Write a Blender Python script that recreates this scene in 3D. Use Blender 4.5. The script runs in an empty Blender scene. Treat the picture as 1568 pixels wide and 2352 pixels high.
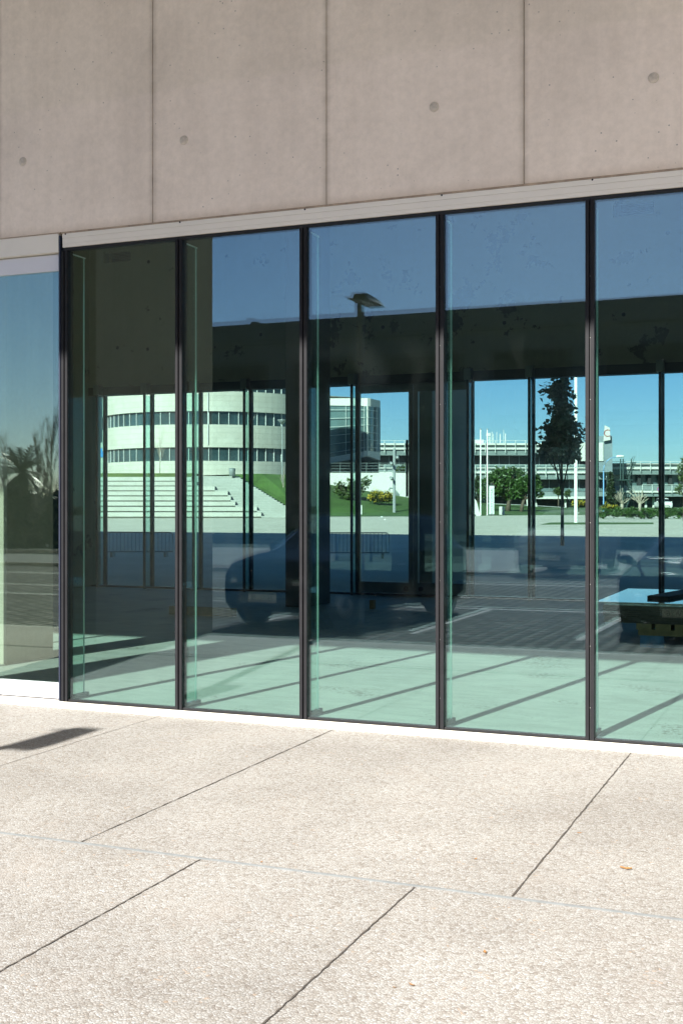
import bpy, math, random
from mathutils import Vector, Matrix
random.seed(7)
R = math.radians
SC = bpy.context.scene
COL = SC.collection

# ------------------------------------------------------------------ camera
TH = R(22.425)                       # the facade runs along X, the hall lies towards +Y
CAM = (5.811, -8.176, 1.6)
cd = bpy.data.cameras.new('camera'); cam = bpy.data.objects.new('camera', cd); COL.objects.link(cam)
cam.location = CAM; cam.rotation_euler = (R(90), 0, TH)
cd.sensor_fit = 'HORIZONTAL'; cd.sensor_width = 36; cd.lens = 36 * 2753 / 1568
cd.shift_y = -15.8 / 1568; cd.clip_start = .1; cd.clip_end = 3000
SC.camera = cam

# ------------------------------------------------------------------ sky, sun, exposure
SUN_TO = Vector((.17, 1.0, -.655)).normalized()
ELEV = math.asin(-SUN_TO.z)
w = bpy.data.worlds.new('World'); SC.world = w; w.use_nodes = True
nt = w.node_tree; bg = nt.nodes['Background']
sk = nt.nodes.new('ShaderNodeTexSky'); sk.sky_type = 'NISHITA'; sk.sun_disc = False
sk.sun_elevation = ELEV; sk.sun_rotation = math.atan2(-SUN_TO.x, -SUN_TO.y) % (2 * math.pi)
sk.air_density = 1.0; sk.dust_density = 3.5; sk.ozone_density = 4.0; sk.altitude = 2500
hs = nt.nodes.new('ShaderNodeHueSaturation'); hs.inputs['Saturation'].default_value = 1.18
nt.links.new(sk.outputs[0], hs.inputs['Color']); nt.links.new(hs.outputs[0], bg.inputs[0]); bg.inputs[1].default_value = .062
sd = bpy.data.lights.new('sun', 'SUN'); sd.energy = 5.0; sd.angle = R(.53); sd.color = (1, .965, .905)
so = bpy.data.objects.new('sun', sd); COL.objects.link(so)
so.rotation_euler = SUN_TO.to_track_quat('-Z', 'Y').to_euler()
SC.view_settings.view_transform = 'Standard'; SC.view_settings.look = 'None'
SC.view_settings.exposure = 1.30; SC.view_settings.gamma = 1
SC.cycles.use_adaptive_sampling = False; SC.cycles.use_denoising = True; SC.cycles.denoiser = 'OPENIMAGEDENOISE'; SC.cycles.denoising_prefilter = 'ACCURATE'
SC.cycles.max_bounces = 10; SC.cycles.diffuse_bounces = 7; SC.cycles.glossy_bounces = 5
SC.cycles.transparent_max_bounces = 48; SC.cycles.sample_clamp_indirect = 6
SC.cycles.caustics_reflective = False; SC.cycles.caustics_refractive = False

# ------------------------------------------------------------------ site survey helpers
ST, CT = math.sin(TH), math.cos(TH)
def along(u, d):                      # u to the right of the optical axis, d along it
    return (CAM[0] - ST * d + CT * u, CAM[1] + CT * d + ST * u)
def site(px, d):                      # bearing px, distance d
    return along((px - 784) / 2753 * d, d)
def high(py, d):                      # level seen at py at distance d
    return 1.6 + (1160.2 - py) / 2753 * d
def mirror(px, d):                    # where a thing seen in the front glass really stands
    x, y = site(px, d); return (x, -y)
def plaza_z(y):
    return 0.0 if y < 15 else .0055 * (y - 15)

# ------------------------------------------------------------------ materials
MATS = {}
def newmat(name):
    m = bpy.data.materials.new(name); m.use_nodes = True
    MATS[name] = m
    return m, m.node_tree, m.node_tree.nodes['Principled BSDF']
def N(t, kind, **kw):
    n = t.nodes.new(kind)
    for k, v in kw.items(): setattr(n, k, v)
    return n
def coords(t, scale=(1, 1, 1), kind='Object'):
    tc = N(t, 'ShaderNodeTexCoord'); mp = N(t, 'ShaderNodeMapping')
    mp.inputs['Scale'].default_value = scale
    t.links.new(tc.outputs[kind], mp.inputs[0]); return mp.outputs[0]
def noise(t, vec, scale, detail=4, rough=.55):
    n = N(t, 'ShaderNodeTexNoise'); n.inputs['Scale'].default_value = scale
    n.inputs['Detail'].default_value = detail; n.inputs['Roughness'].default_value = rough
    t.links.new(vec, n.inputs['Vector']); return n.outputs['Fac']
def ramp(t, fac, stops):
    r = N(t, 'ShaderNodeValToRGB'); e = r.color_ramp.elements
    while len(e) < len(stops): e.new(.5)
    for i, (p, c) in enumerate(stops):
        e[i].position = p; e[i].color = (*c, 1) if len(c) == 3 else c
    t.links.new(fac, r.inputs[0]); return r.outputs[0]
def mixc(t, a, b, fac, mode='MIX'):
    m = N(t, 'ShaderNodeMix', data_type='RGBA', blend_type=mode)
    for s, v in ((m.inputs[6], a), (m.inputs[7], b), (m.inputs[0], fac)):
        if hasattr(v, 'links') or hasattr(v, 'is_output'): t.links.new(v, s)
        elif isinstance(v, (int, float)): s.default_value = v
        else: s.default_value = (*v, 1)
    return m.outputs[2]
def math_(t, op, a, b=None):
    m = N(t, 'ShaderNodeMath', operation=op)
    for i, v in enumerate((a, b)):
        if v is None: continue
        if isinstance(v, (int, float)): m.inputs[i].default_value = v
        else: t.links.new(v, m.inputs[i])
    return m.outputs[0]
def bump(t, h, b, strength=.3, dist=.01):
    n = N(t, 'ShaderNodeBump'); n.inputs['Strength'].default_value = strength
    n.inputs['Distance'].default_value = dist
    t.links.new(h, n.inputs['Height']); t.links.new(n.outputs[0], b.inputs['Normal'])
def plain(name, c, rough=.6, metal=0.0, var=.12, scale=6, bmp=0.0, coat=0.0):
    m, t, b = newmat(name); v = coords(t)
    f = noise(t, v, scale, 5)
    lo = tuple(x * (1 - var) for x in c); hi = tuple(min(1, x * (1 + var)) for x in c)
    t.links.new(ramp(t, f, [(.3, lo), (.7, hi)]), b.inputs['Base Color'])
    b.inputs['Roughness'].default_value = rough; b.inputs['Metallic'].default_value = metal
    if coat: b.inputs['Coat Weight'].default_value = coat
    if bmp: bump(t, noise(t, v, scale * 6, 3), b, bmp, .01)
    return m
def concrete(name, c, seam=False, stain=0.0, pours=False):
    m, t, b = newmat(name); v = coords(t)
    cl = noise(t, v, .9, 6, .6); fine = noise(t, v, 22, 4, .7)
    streak = noise(t, coords(t, (9, 9, .5)), 1.0, 4, .6)
    col = ramp(t, cl, [(.28, tuple(x * .86 for x in c)), (.5, c), (.72, tuple(min(1, x * 1.08) for x in c))])
    col = mixc(t, col, ramp(t, streak, [(.3, (.90, .895, .88)), (.65, (1.03, 1.03, 1.03))]), .45, 'MULTIPLY')
    col = mixc(t, col, ramp(t, fine, [(.3, (.9, .9, .89)), (.7, (1.06, 1.06, 1.06))]), .7, 'MULTIPLY')
    vo = N(t, 'ShaderNodeTexVoronoi'); vo.inputs['Scale'].default_value = 13
    t.links.new(v, vo.inputs['Vector'])
    gate = noise(t, v, 1.7, 2)
    thr = math_(t, 'MULTIPLY', math_(t, 'SUBTRACT', gate, .40), .5)
    pore = math_(t, 'LESS_THAN', vo.outputs['Distance'], math_(t, 'MINIMUM', thr, .075))
    col = mixc(t, col, tuple(x * .38 for x in c), math_(t, 'MULTIPLY', pore, .75))
    sep = N(t, 'ShaderNodeSeparateXYZ'); t.links.new(v, sep.inputs[0])
    if seam:     # the rust-coloured bleed along each shuttering joint, and the lift line
        fr = math_(t, 'PINGPONG', math_(t, 'SUBTRACT', sep.outputs[0], .844 - 1.485 * 20), .7425)
        wob = math_(t, 'MULTIPLY', noise(t, coords(t, (1, 1, 3)), 3, 4), .05)
        s = N(t, 'ShaderNodeMapRange', interpolation_type='SMOOTHSTEP')
        s.inputs['From Min'].default_value = 0; s.inputs['From Max'].default_value = .075
        s.inputs['To Min'].default_value = .5; s.inputs['To Max'].default_value = 0
        t.links.new(math_(t, 'ADD', fr, wob), s.inputs[0])
        col = mixc(t, col, (.24, .19, .13), s.outputs[0])
        wz = math_(t, 'ADD', sep.outputs[2], math_(t, 'MULTIPLY', noise(t, v, 2.5, 4), .06))
        up = N(t, 'ShaderNodeMapRange'); up.inputs['From Min'].default_value = 4.86; up.inputs['From Max'].default_value = 4.90
        t.links.new(wz, up.inputs[0])
        col = mixc(t, col, (.965, .97, .955), up.outputs[0], 'MULTIPLY')
        ft = N(t, 'ShaderNodeMapRange', interpolation_type='SMOOTHSTEP'); ft.inputs['From Min'].default_value = 3.80; ft.inputs['From Max'].default_value = 3.93
        ft.inputs['To Min'].default_value = .55; ft.inputs['To Max'].default_value = 0
        t.links.new(wz, ft.inputs[0])
        col = mixc(t, col, (.40, .28, .185), ft.outputs[0])
    if stain:
        sn = noise(t, v, 2.2, 8, .72)
        reg = noise(t, coords(t, (.33, .33, .25)), 1, 2)
        k = math_(t, 'MULTIPLY', math_(t, 'GREATER_THAN', math_(t, 'ADD', sn, math_(t, 'MULTIPLY', reg, .35)), .775), stain)
        col = mixc(t, col, (.03, .03, .025), k)
    t.links.new(col, b.inputs['Base Color'])
    b.inputs['Roughness'].default_value = .8
    bump(t, math_(t, 'SUBTRACT', math_(t, 'MULTIPLY', cl, .5), pore), b, .35, .006)
    return m
def terrazzo(name):
    m, t, b = newmat(name); v = coords(t)
    nz = N(t, 'ShaderNodeTexNoise'); nz.inputs['Scale'].default_value = 60
    t.links.new(v, nz.inputs['Vector'])
    wv = mixc(t, v, nz.outputs['Color'], .012, 'ADD')
    vo = N(t, 'ShaderNodeTexVoronoi'); vo.inputs['Scale'].default_value = 80; vo.inputs['Randomness'].default_value = 1
    t.links.new(wv, vo.inputs['Vector'])
    sp = N(t, 'ShaderNodeSeparateColor'); t.links.new(vo.outputs['Color'], sp.inputs[0])
    col = ramp(t, sp.outputs[0], [(0, (.41, .37, .33)), (.12, (.52, .485, .44)), (.32, (.595, .565, .525)), (.62, (.64, .62, .585)), (.87, (.69, .68, .655)), (1, (.76, .755, .74))])
    ed = N(t, 'ShaderNodeTexVoronoi', feature='DISTANCE_TO_EDGE'); ed.inputs['Scale'].default_value = 80
    t.links.new(wv, ed.inputs['Vector'])
    gap = N(t, 'ShaderNodeMapRange'); gap.inputs['From Min'].default_value = .02; gap.inputs['From Max'].default_value = .13
    gap.inputs['To Min'].default_value = .55; gap.inputs['To Max'].default_value = 0
    t.links.new(ed.outputs['Distance'], gap.inputs[0])
    col = mixc(t, col, (.20, .165, .135), gap.outputs[0])
    big = noise(t, v, .7, 5, .6)
    col = mixc(t, col, ramp(t, big, [(.28, (.53, .525, .52)), (.62, (.70, .705, .705))]), 1.0, 'MULTIPLY')
    sep = N(t, 'ShaderNodeSeparateXYZ'); t.links.new(v, sep.inputs[0])
    fx = math_(t, 'DIVIDE', math_(t, 'ADD', sep.outputs[0], 4), 14)
    def steps(st):
        r = N(t, 'ShaderNodeValToRGB'); r.color_ramp.interpolation = 'CONSTANT'; e = r.color_ramp.elements
        while len(e) < len(st): e.new(.5)
        for k, (x, g) in enumerate(st): e[k].position = (x + 4) / 14 if x > -4 else 0; e[k].color = (g, g * .995, g * .985, 1)
        t.links.new(fx, r.inputs[0]); return r.outputs[0]
    ra = steps(((-4, .97), (-1.2, 1.0), (.93, .975), (2.40, 1.015), (4.55, .985), (6.7, 1.0)))
    rb = steps(((-4, 1.0), (1.0, .965), (3.08, .985), (4.13, 1.02), (6.3, .98)))
    col = mixc(t, col, mixc(t, ra, rb, math_(t, 'LESS_THAN', sep.outputs[1], -3.262)), 1.0, 'MULTIPLY')
    dirt = noise(t, coords(t, (1, .6, 1)), 1.6, 7, .72)
    col = mixc(t, col, (.40, .36, .32), math_(t, 'MULTIPLY', math_(t, 'MAXIMUM', math_(t, 'SUBTRACT', dirt, .56), 0), 2.2))
    rust = noise(t, v, 9, 2)
    col = mixc(t, col, (.42, .31, .22), math_(t, 'MULTIPLY', math_(t, 'GREATER_THAN', math_(t, 'MULTIPLY', rust, sp.outputs[1]), .62), .55))
    t.links.new(col, b.inputs['Base Color'])
    b.inputs['Roughness'].default_value = .85; b.inputs['Specular IOR Level'].default_value = .2
    bump(t, ed.outputs['Distance'], b, .4, .010)
    return m
def setts(name):
    m, t, b = newmat(name); v = coords(t)
    br = N(t, 'ShaderNodeTexBrick'); br.inputs['Scale'].default_value = 1
    br.inputs['Brick Width'].default_value = .32; br.inputs['Row Height'].default_value = .22
    br.inputs['Mortar Size'].default_value = .045; br.inputs['Mortar Smooth'].default_value = .3
    br.inputs['Color1'].default_value = (.13, .125, .12, 1); br.inputs['Color2'].default_value = (.24, .232, .225, 1)
    br.inputs['Mortar'].default_value = (.01, .01, .009, 1)
    sx = N(t, 'ShaderNodeSeparateXYZ'); t.links.new(v, sx.inputs[0]); cx = N(t, 'ShaderNodeCombineXYZ')
    t.links.new(sx.outputs[1], cx.inputs[0]); t.links.new(sx.outputs[0], cx.inputs[1]); t.links.new(cx.outputs[0], br.inputs['Vector'])
    big = noise(t, v, .5, 5)
    col = mixc(t, br.outputs[0], ramp(t, big, [(.3, (.7, .67, .66)), (.7, (1.1, 1.08, 1.05))]), .9, 'MULTIPLY')
    t.links.new(col, b.inputs['Base Color']); b.inputs['Roughness'].default_value = .9; b.inputs['Specular IOR Level'].default_value = .08
    bump(t, br.outputs['Fac'], b, -.5, .015)
    return m
def floor_mat(name):
    m, t, b = newmat(name); v = coords(t)
    big = noise(t, v, .6, 6, .65); st = noise(t, coords(t, (1, 3, 1)), 2.5, 6, .7); grit = noise(t, v, 55, 3, .7)
    col = ramp(t, big, [(.3, (.34, .35, .335)), (.7, (.43, .44, .42))])
    col = mixc(t, col, ramp(t, st, [(.35, (.82, .82, .80)), (.6, (1.06, 1.06, 1.05))]), .8, 'MULTIPLY')
    patch = math_(t, 'MULTIPLY', noise(t, v, 1.1, 3), noise(t, v, 28, 5, .75))
    col = mixc(t, col, (.10, .09, .075), math_(t, 'MULTIPLY', math_(t, 'GREATER_THAN', patch, .345), .75))
    col = mixc(t, col, ramp(t, grit, [(.3, (.86, .86, .86)), (.7, (1.08, 1.08, 1.08))]), .7, 'MULTIPLY')
    t.links.new(col, b.inputs['Base Color']); b.inputs['Roughness'].default_value = .7
    bump(t, grit, b, .3, .006)
    return m
def glass(name, tint, refl, rough=0.0, wave=0.0, coat=(.80, .92, 1)):
    m = bpy.data.materials.new(name); m.use_nodes = True; MATS[name] = m
    t = m.node_tree; t.nodes.clear()
    out = N(t, 'ShaderNodeOutputMaterial'); mx = N(t, 'ShaderNodeMixShader')
    tr = N(t, 'ShaderNodeBsdfTransparent'); tr.inputs[0].default_value = (*tint, 1)
    gl = N(t, 'ShaderNodeBsdfGlossy'); gl.inputs['Roughness'].default_value = rough
    gl.inputs[0].default_value = (*coat, 1)
    lw = N(t, 'ShaderNodeLayerWeight'); lw.inputs[0].default_value = .5
    f = math_(t, 'ADD', math_(t, 'MULTIPLY', math_(t, 'POWER', lw.outputs['Facing'], 5.0), .7), refl)
    t.links.new(f, mx.inputs[0]); t.links.new(tr.outputs[0], mx.inputs[1]); t.links.new(gl.outputs[0], mx.inputs[2])
    if wave:
        bn = N(t, 'ShaderNodeBump'); bn.inputs['Strength'].default_value = wave; bn.inputs['Distance'].default_value = .002
        t.links.new(noise(t, coords(t), 1.3, 1), bn.inputs['Height']); t.links.new(bn.outputs[0], gl.inputs['Normal'])
    if wave:                          # a little dust on the panes
        df = N(t, 'ShaderNodeBsdfDiffuse'); df.inputs[0].default_value = (.75, .74, .70, 1); m2 = N(t, 'ShaderNodeMixShader')
        sm = noise(t, coords(t, (1, 1, .6)), 2.2, 6, .65)
        vo = N(t, 'ShaderNodeTexVoronoi'); vo.inputs['Scale'].default_value = 11; t.links.new(coords(t), vo.inputs['Vector'])
        sp = math_(t, 'MULTIPLY', math_(t, 'LESS_THAN', vo.outputs['Distance'], .03), .08)
        du_ = math_(t, 'MULTIPLY', math_(t, 'MAXIMUM', math_(t, 'SUBTRACT', sm, .55), 0), .015)
        t.links.new(math_(t, 'ADD', sp, du_), m2.inputs[0]); t.links.new(mx.outputs[0], m2.inputs[1]); t.links.new(df.outputs[0], m2.inputs[2]); mx = m2
    t.links.new(mx.outputs[0], out.inputs[0]); return m
def edge_mat(name, c):                # a polished glass edge: passes and scatters light
    m = bpy.data.materials.new(name); m.use_nodes = True; MATS[name] = m
    t = m.node_tree; t.nodes.clear()
    out = N(t, 'ShaderNodeOutputMaterial'); mx = N(t, 'ShaderNodeMixShader'); mx.inputs[0].default_value = .12
    a = N(t, 'ShaderNodeBsdfTranslucent'); a.inputs[0].default_value = (*c, 1)
    b = N(t, 'ShaderNodeBsdfGlossy'); b.inputs['Roughness'].default_value = .15
    d = N(t, 'ShaderNodeBsdfDiffuse'); d.inputs[0].default_value = (*c, 1); m0 = N(t, 'ShaderNodeMixShader'); m0.inputs[0].default_value = .28
    t.links.new(a.outputs[0], m0.inputs[1]); t.links.new(d.outputs[0], m0.inputs[2])
    t.links.new(m0.outputs[0], mx.inputs[1]); t.links.new(b.outputs[0], mx.inputs[2])
    t.links.new(mx.outputs[0], out.inputs[0]); return m
def leafmat(name, c):
    m, t, b = newmat(name); v = coords(t)
    g = N(t, 'ShaderNodeNewGeometry')
    f = noise(t, v, 1.2, 3)
    col = ramp(t, f, [(.3, tuple(x * .6 for x in c)), (.7, tuple(x * 1.35 for x in c))])
    col = mixc(t, col, ramp(t, g.outputs['Random Per Island'], [(0, (.6, .65, .5)), (1, (1.3, 1.25, 1.1))]), .9, 'MULTIPLY')
    t.links.new(col, b.inputs['Base Color']); b.inputs['Roughness'].default_value = .5
    return m
def grassmat(name, c):
    m, t, b = newmat(name); v = coords(t)
    f = noise(t, v, .35, 6, .6); g = noise(t, v, 6, 4, .7)
    col = ramp(t, f, [(.3, tuple(x * .7 for x in c)), (.7, tuple(x * 1.25 for x in c))])
    col = mixc(t, col, ramp(t, g, [(.3, (.65, .7, .6)), (.7, (1.2, 1.2, 1.1))]), .8, 'MULTIPLY')
    t.links.new(col, b.inputs['Base Color']); b.inputs['Roughness'].default_value = .9
    bump(t, g, b, .6, .08)
    return m
def stonewall(name, c, w_=1.5, h_=.55, gap=.012, dark=.72):
    m, t, b = newmat(name); v = coords(t)
    tc = N(t, 'ShaderNodeSeparateXYZ'); t.links.new(v, tc.inputs[0])
    cx = N(t, 'ShaderNodeCombineXYZ'); t.links.new(tc.outputs[0], cx.inputs[0]); t.links.new(tc.outputs[2], cx.inputs[1])
    br = N(t, 'ShaderNodeTexBrick'); br.inputs['Scale'].default_value = 1
    br.inputs['Brick Width'].default_value = w_; br.inputs['Row Height'].default_value = h_
    br.inputs['Mortar Size'].default_value = gap
    br.inputs['Color1'].default_value = (*(x * .94 for x in c), 1); br.inputs['Color2'].default_value = (*c, 1)
    br.inputs['Mortar'].default_value = (*(x * dark for x in c), 1)
    t.links.new(cx.outputs[0], br.inputs['Vector'])
    f = noise(t, v, .5, 5)
    col = mixc(t, br.outputs[0], ramp(t, f, [(.3, (.88, .87, .84)), (.7, (1.03, 1.03, 1.03))]), .9, 'MULTIPLY')
    t.links.new(col, b.inputs['Base Color']); b.inputs['Roughness'].default_value = .75
    return m

M_WALL = concrete('shuttered_concrete', (.93, .815, .715), seam=True)
M_PLUG = plain('plug_mortar', (.60, .54, .47), .85, var=.2, scale=30)
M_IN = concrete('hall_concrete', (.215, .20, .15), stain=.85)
M_PIER = concrete('pier_concrete', (.38, .335, .27))
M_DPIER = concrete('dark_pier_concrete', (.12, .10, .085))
M_FLOOR = floor_mat('dusty_floor')
M_TERR = terrazzo('washed_aggregate')
M_SETT = setts('stone_setts')
M_ASPH = plain('asphalt', (.075, .075, .078), .9, var=.25, scale=3, bmp=.3)
M_KERB = plain('kerb_stone', (.38, .37, .35), .85, var=.15, scale=5)
M_PAINT = plain('road_paint', (.42, .42, .41), .8, var=.4, scale=12)
M_WHITE = plain('white_aluminium', (.88, .83, .74), .42, var=.03, scale=3)
M_RAIL = plain('pale_door_rail', (.76, .76, .80), .38, var=.03, scale=3)
M_BAR = plain('charcoal_metal', (.018, .018, .020), .5, 0, var=.15, scale=8); M_BAR.node_tree.nodes['Principled BSDF'].inputs['Specular IOR Level'].default_value = .15
M_NAVY = plain('navy_metal', (.030, .036, .060), .4, .3, var=.1)
M_BLACK = plain('black_gasket', (.008, .008, .009), .6, var=.1)
M_STEEL = plain('grey_steel', (.16, .17, .165), .4, .5, var=.1)
M_DKSTEEL = plain('dark_steel', (.035, .035, .034), .5, .4, var=.15)
M_STRIP = plain('zinc_strip', (.20, .21, .21), .6, .1, var=.15, scale=15)
M_JOINT = plain('joint_dark', (.085, .072, .06), .9, var=.4, scale=25)
M_G1 = glass('facade_glass', (.92, .985, .965), .066, wave=.08)
M_GD = glass('door_glass', (.94, .985, .968), .085, wave=.08, coat=(.88, .94, .85))
M_G2 = glass('rear_glass', (.885, .94, .925), .03)
M_FIN = glass('fin_glass', (.80, .93, .885), .02)
M_EDGE = edge_mat('fin_edge', (1.0, .98, 1.0))
M_FIN2 = glass('rear_fin_glass', (.74, .90, .87), .03)
M_TRACK = plain('door_track', (.45, .43, .40), .5, .3, var=.15, scale=20)

# ------------------------------------------------------------------ mesh building
class MB:
    def __init__(s): s.v = []; s.f = []; s.mi = []
    def add(s, vs, fs, mi=0):
        n = len(s.v); s.v += [tuple(p) for p in vs]
        s.f += [tuple(i + n for i in f) for f in fs]; s.mi += [mi] * len(fs); return s
    def box(s, x0, x1, y0, y1, z0, z1, mi=0):
        v = [(x0,y0,z0),(x1,y0,z0),(x1,y1,z0),(x0,y1,z0),(x0,y0,z1),(x1,y0,z1),(x1,y1,z1),(x0,y1,z1)]
        return s.add(v, [(3,2,1,0),(4,5,6,7),(0,1,5,4),(1,2,6,5),(2,3,7,6),(3,0,4,7)], mi)
    def prism(s, poly, z0, z1, mi=0):          # poly in (x,y), counter-clockwise
        n = len(poly); v = [(x,y,z0) for x,y in poly] + [(x,y,z1) for x,y in poly]
        f = [tuple(range(n-1,-1,-1)), tuple(range(n,2*n))] + [(i,(i+1)%n,(i+1)%n+n,i+n) for i in range(n)]
        return s.add(v, f, mi)
    def slab(s, poly, y0, y1, mi=0):           # poly in (x,z)
        n = len(poly); v = [(x,y0,z) for x,z in poly] + [(x,y1,z) for x,z in poly]
        f = [tuple(range(n)), tuple(range(2*n-1,n-1,-1))] + [((i+1)%n,i,i+n,(i+1)%n+n) for i in range(n)]
        return s.add(v, f, mi)
    def tube(s, pts, rad, n=8, mi=0, cap=True):
        pts = [Vector(p) for p in pts]
        if isinstance(rad, (int, float)): rad = [rad] * len(pts)
        rings = []
        for i, p in enumerate(pts):
            d = (pts[min(i+1, len(pts)-1)] - pts[max(i-1, 0)]).normalized()
            a = d.cross(Vector((0,0,1)) if abs(d.z) < .95 else Vector((1,0,0))).normalized(); b = d.cross(a)
            rings.append([p + (a * math.cos(2*math.pi*k/n) + b * math.sin(2*math.pi*k/n)) * rad[i] for k in range(n)])
        v = [q for r in rings for q in r]; f = []
        for i in range(len(pts)-1):
            for k in range(n):
                f.append((i*n+k, i*n+(k+1)%n, (i+1)*n+(k+1)%n, (i+1)*n+k))
        if cap: f += [tuple(range(n-1,-1,-1)), tuple(range((len(pts)-1)*n, len(pts)*n))]
        return s.add(v, f, mi)
    def lathe(s, prof, c=(0,0,0), n=24, mi=0, axis='z'):
        v = []; f = []
        for r, h in prof:
            for k in range(n):
                a = 2*math.pi*k/n
                q = (r*math.cos(a), r*math.sin(a), h)
                if axis == 'x': q = (h, r*math.cos(a), r*math.sin(a))
                if axis == 'y': q = (r*math.sin(a), h, r*math.cos(a))
                v.append((q[0]+c[0], q[1]+c[1], q[2]+c[2]))
        m = len(prof)
        for i in range(m-1):
            for k in range(n): f.append((i*n+k, i*n+(k+1)%n, (i+1)*n+(k+1)%n, (i+1)*n+k))
        f += [tuple(range(n-1,-1,-1)), tuple(range((m-1)*n, m*n))]
        return s.add(v, f, mi)
    def build(s, name, mat, parent=None, smooth=False, bevel=0.0):
        me = bpy.data.meshes.new(name); me.from_pydata(s.v, [], s.f); me.update()
        for m in (mat if isinstance(mat, (list, tuple)) else [mat]): me.materials.append(m)
        me.polygons.foreach_set('material_index', s.mi)
        if smooth: me.polygons.foreach_set('use_smooth', [True] * len(me.polygons))
        o = bpy.data.objects.new(name, me); COL.objects.link(o)
        if parent is not None: o.parent = parent
        if bevel:
            b = o.modifiers.new('edge', 'BEVEL'); b.width = bevel; b.segments = 2; b.limit_method = 'ANGLE'
        return o
def box(name, x0, x1, y0, y1, z0, z1, mat, parent=None, bevel=0.0):
    return MB().box(x0, x1, y0, y1, z0, z1).build(name, mat, parent, bevel=bevel)
def tag(o, label, cat, group=None):
    o['label'] = label; o['category'] = cat
    if group: o['group'] = group
    return o
def thing(name, label, cat, loc=(0,0,0), rot=0.0, group=None):
    o = bpy.data.objects.new(name, None); COL.objects.link(o); o.empty_display_size = .2
    o.location = loc; o.rotation_euler = (0, 0, rot); return tag(o, label, cat, group)
def structure(o, label=None):
    o['kind'] = 'structure'
    if label: o['label'] = label; o['category'] = o.name.split('.')[0].replace('_', ' ')
    return o
def lettering(name, text, size, mat, parent, M, depth=.004):
    cu = bpy.data.curves.new(name, 'FONT'); cu.body = text; cu.size = size; cu.align_x = 'CENTER'; cu.align_y = 'CENTER'; cu.extrude = depth
    tmp = bpy.data.objects.new('tmp', cu)
    me = bpy.data.meshes.new_from_object(tmp); bpy.data.objects.remove(tmp)
    me.transform(M); me.materials.clear(); me.materials.append(mat)
    o = bpy.data.objects.new(name, me); COL.objects.link(o); o.parent = parent; return o
FACE_Y = Matrix(((1,0,0,0),(0,0,-1,0),(0,1,0,0),(0,0,0,1)))      # text seen from -y

# ================================================================== GROUND
TERR_Z, STREET_Z = -.05, -.15
gm = grassmat('far_ground', (.10, .11, .05))
structure(MB().add([(-900,-900,-.3),(900,-900,-.3),(900,1500,-.3),(-900,1500,-.3)], [(0,1,2,3)]).build('ground', gm))
structure(MB().box(-30, 40, -5.15, -.045, TERR_Z - .12, TERR_Z).build('pavement', M_TERR))
structure(MB().box(-30, 6.996, -5.30, -5.154, STREET_Z - .1, TERR_Z - .003).build('kerb', M_KERB))
structure(MB().box(7.0, 60, -20.2, -5.154, STREET_Z - .1, TERR_Z - .001).build('bounce_forecourt', plain('pale_bounce_paving', (.74, .70, .65), .85, var=.06, scale=2)))  # unseen pale paving, added to bounce sunlight onto the upper wall
structure(MB().box(-60, 6.996, -20.2, -5.304, STREET_Z - .1, STREET_Z).build('street', M_SETT))
structure(MB().box(-60, 70, -20.35, -20.204, STREET_Z - .1, STREET_Z + .1).build('far_kerb', M_KERB))
structure(MB().box(-120, 120, -37, -20.354, STREET_Z - .1, STREET_Z + .02).build('car_park', M_ASPH))
structure(MB().box(-7.75, 8.75, -.02, 11.95, -.2, 0).build('floor', M_FLOOR))
pm = plain('plaza_paving', (.46, .45, .385), .85, var=.10, scale=.4)
mb = MB()
ys = [11.954, 15, 30, 60, 118]; xs = [-90, 70]
mb.add([(x, y, plaza_z(y)) for y in ys for x in xs], [(2*i, 2*i+1, 2*i+3, 2*i+2) for i in range(4)])
structure(mb.build('plaza', pm))
# painted parking lines on the setts
pl = MB(); z0, z1 = STREET_Z + .001, STREET_Z + .005
pl.box(-14, 6.9, -11.34, -11.2, z0, z1); pl.box(-30, 6.9, -13.58, -13.44, z0, z1); pl.box(-30, 6.9, -17.45, -17.28, z0, z1)
for x in (-4.9, -2.2, .5, 2.75, 5.4): pl.box(x - .05, x + .05, -11.19, -7.2, z0, z1)
structure(pl.build('parking_lines', M_PAINT))
pl = MB()
for x in (-8.4, -5.8, -3.2, -.6+2.2, 4.2, 6.8):
    pl.add([(x, -20.5, -.126), (x + .12, -20.5, -.126), (x + 2.1, -25, -.126), (x + 1.98, -25, -.126)], [(0,1,2,3)])
structure(pl.build('bay_lines', M_PAINT))
# joints and metal strip in the paving
jt = MB(); jz0, jz1 = TERR_Z + .0005, TERR_Z + .003
def crooked(x, ya, yb, wd):
    n = 60; L = []; 
    for i in range(n + 1):
        y = ya + (yb - ya) * i / n; o = random.uniform(-.0025, .0025); h = wd * random.uniform(.28, .72) / 2
        L.append((x + o - h, x + o + h, y))
    jt.add([(a, y, jz1) for a, b, y in L] + [(b, y, jz1) for a, b, y in L], [(i, i+n+1, i+n+2, i+1) for i in range(n)])
for x, wd in ((.93, .009), (2.40, .013), (4.55, .014), (6.7, .01), (-1.2, .008)): crooked(x, -3.24, -.06, wd)
for x, wd in ((3.08, .013), (4.13, .013), (6.3, .01), (1.0, .01)): crooked(x, -5.14, -3.28, wd)
structure(jt.build('paving_joints', M_JOINT))
st = MB()
st.box(-30, 40, -3.270, -3.2665, TERR_Z + .0005, TERR_Z + .005); st.box(-30, 40, -3.258, -3.2545, TERR_Z + .0005, TERR_Z + .005)
structure(st.build('paving_strip', M_STRIP))

# ================================================================== THE BUILDING
B = thing('concrete_building', 'concrete building with a glass hall, a deep overhang and shuttered upper wall', 'building')
PITCH = 1.066; HEAD = 3.693
WALL_Y = -.03
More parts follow.
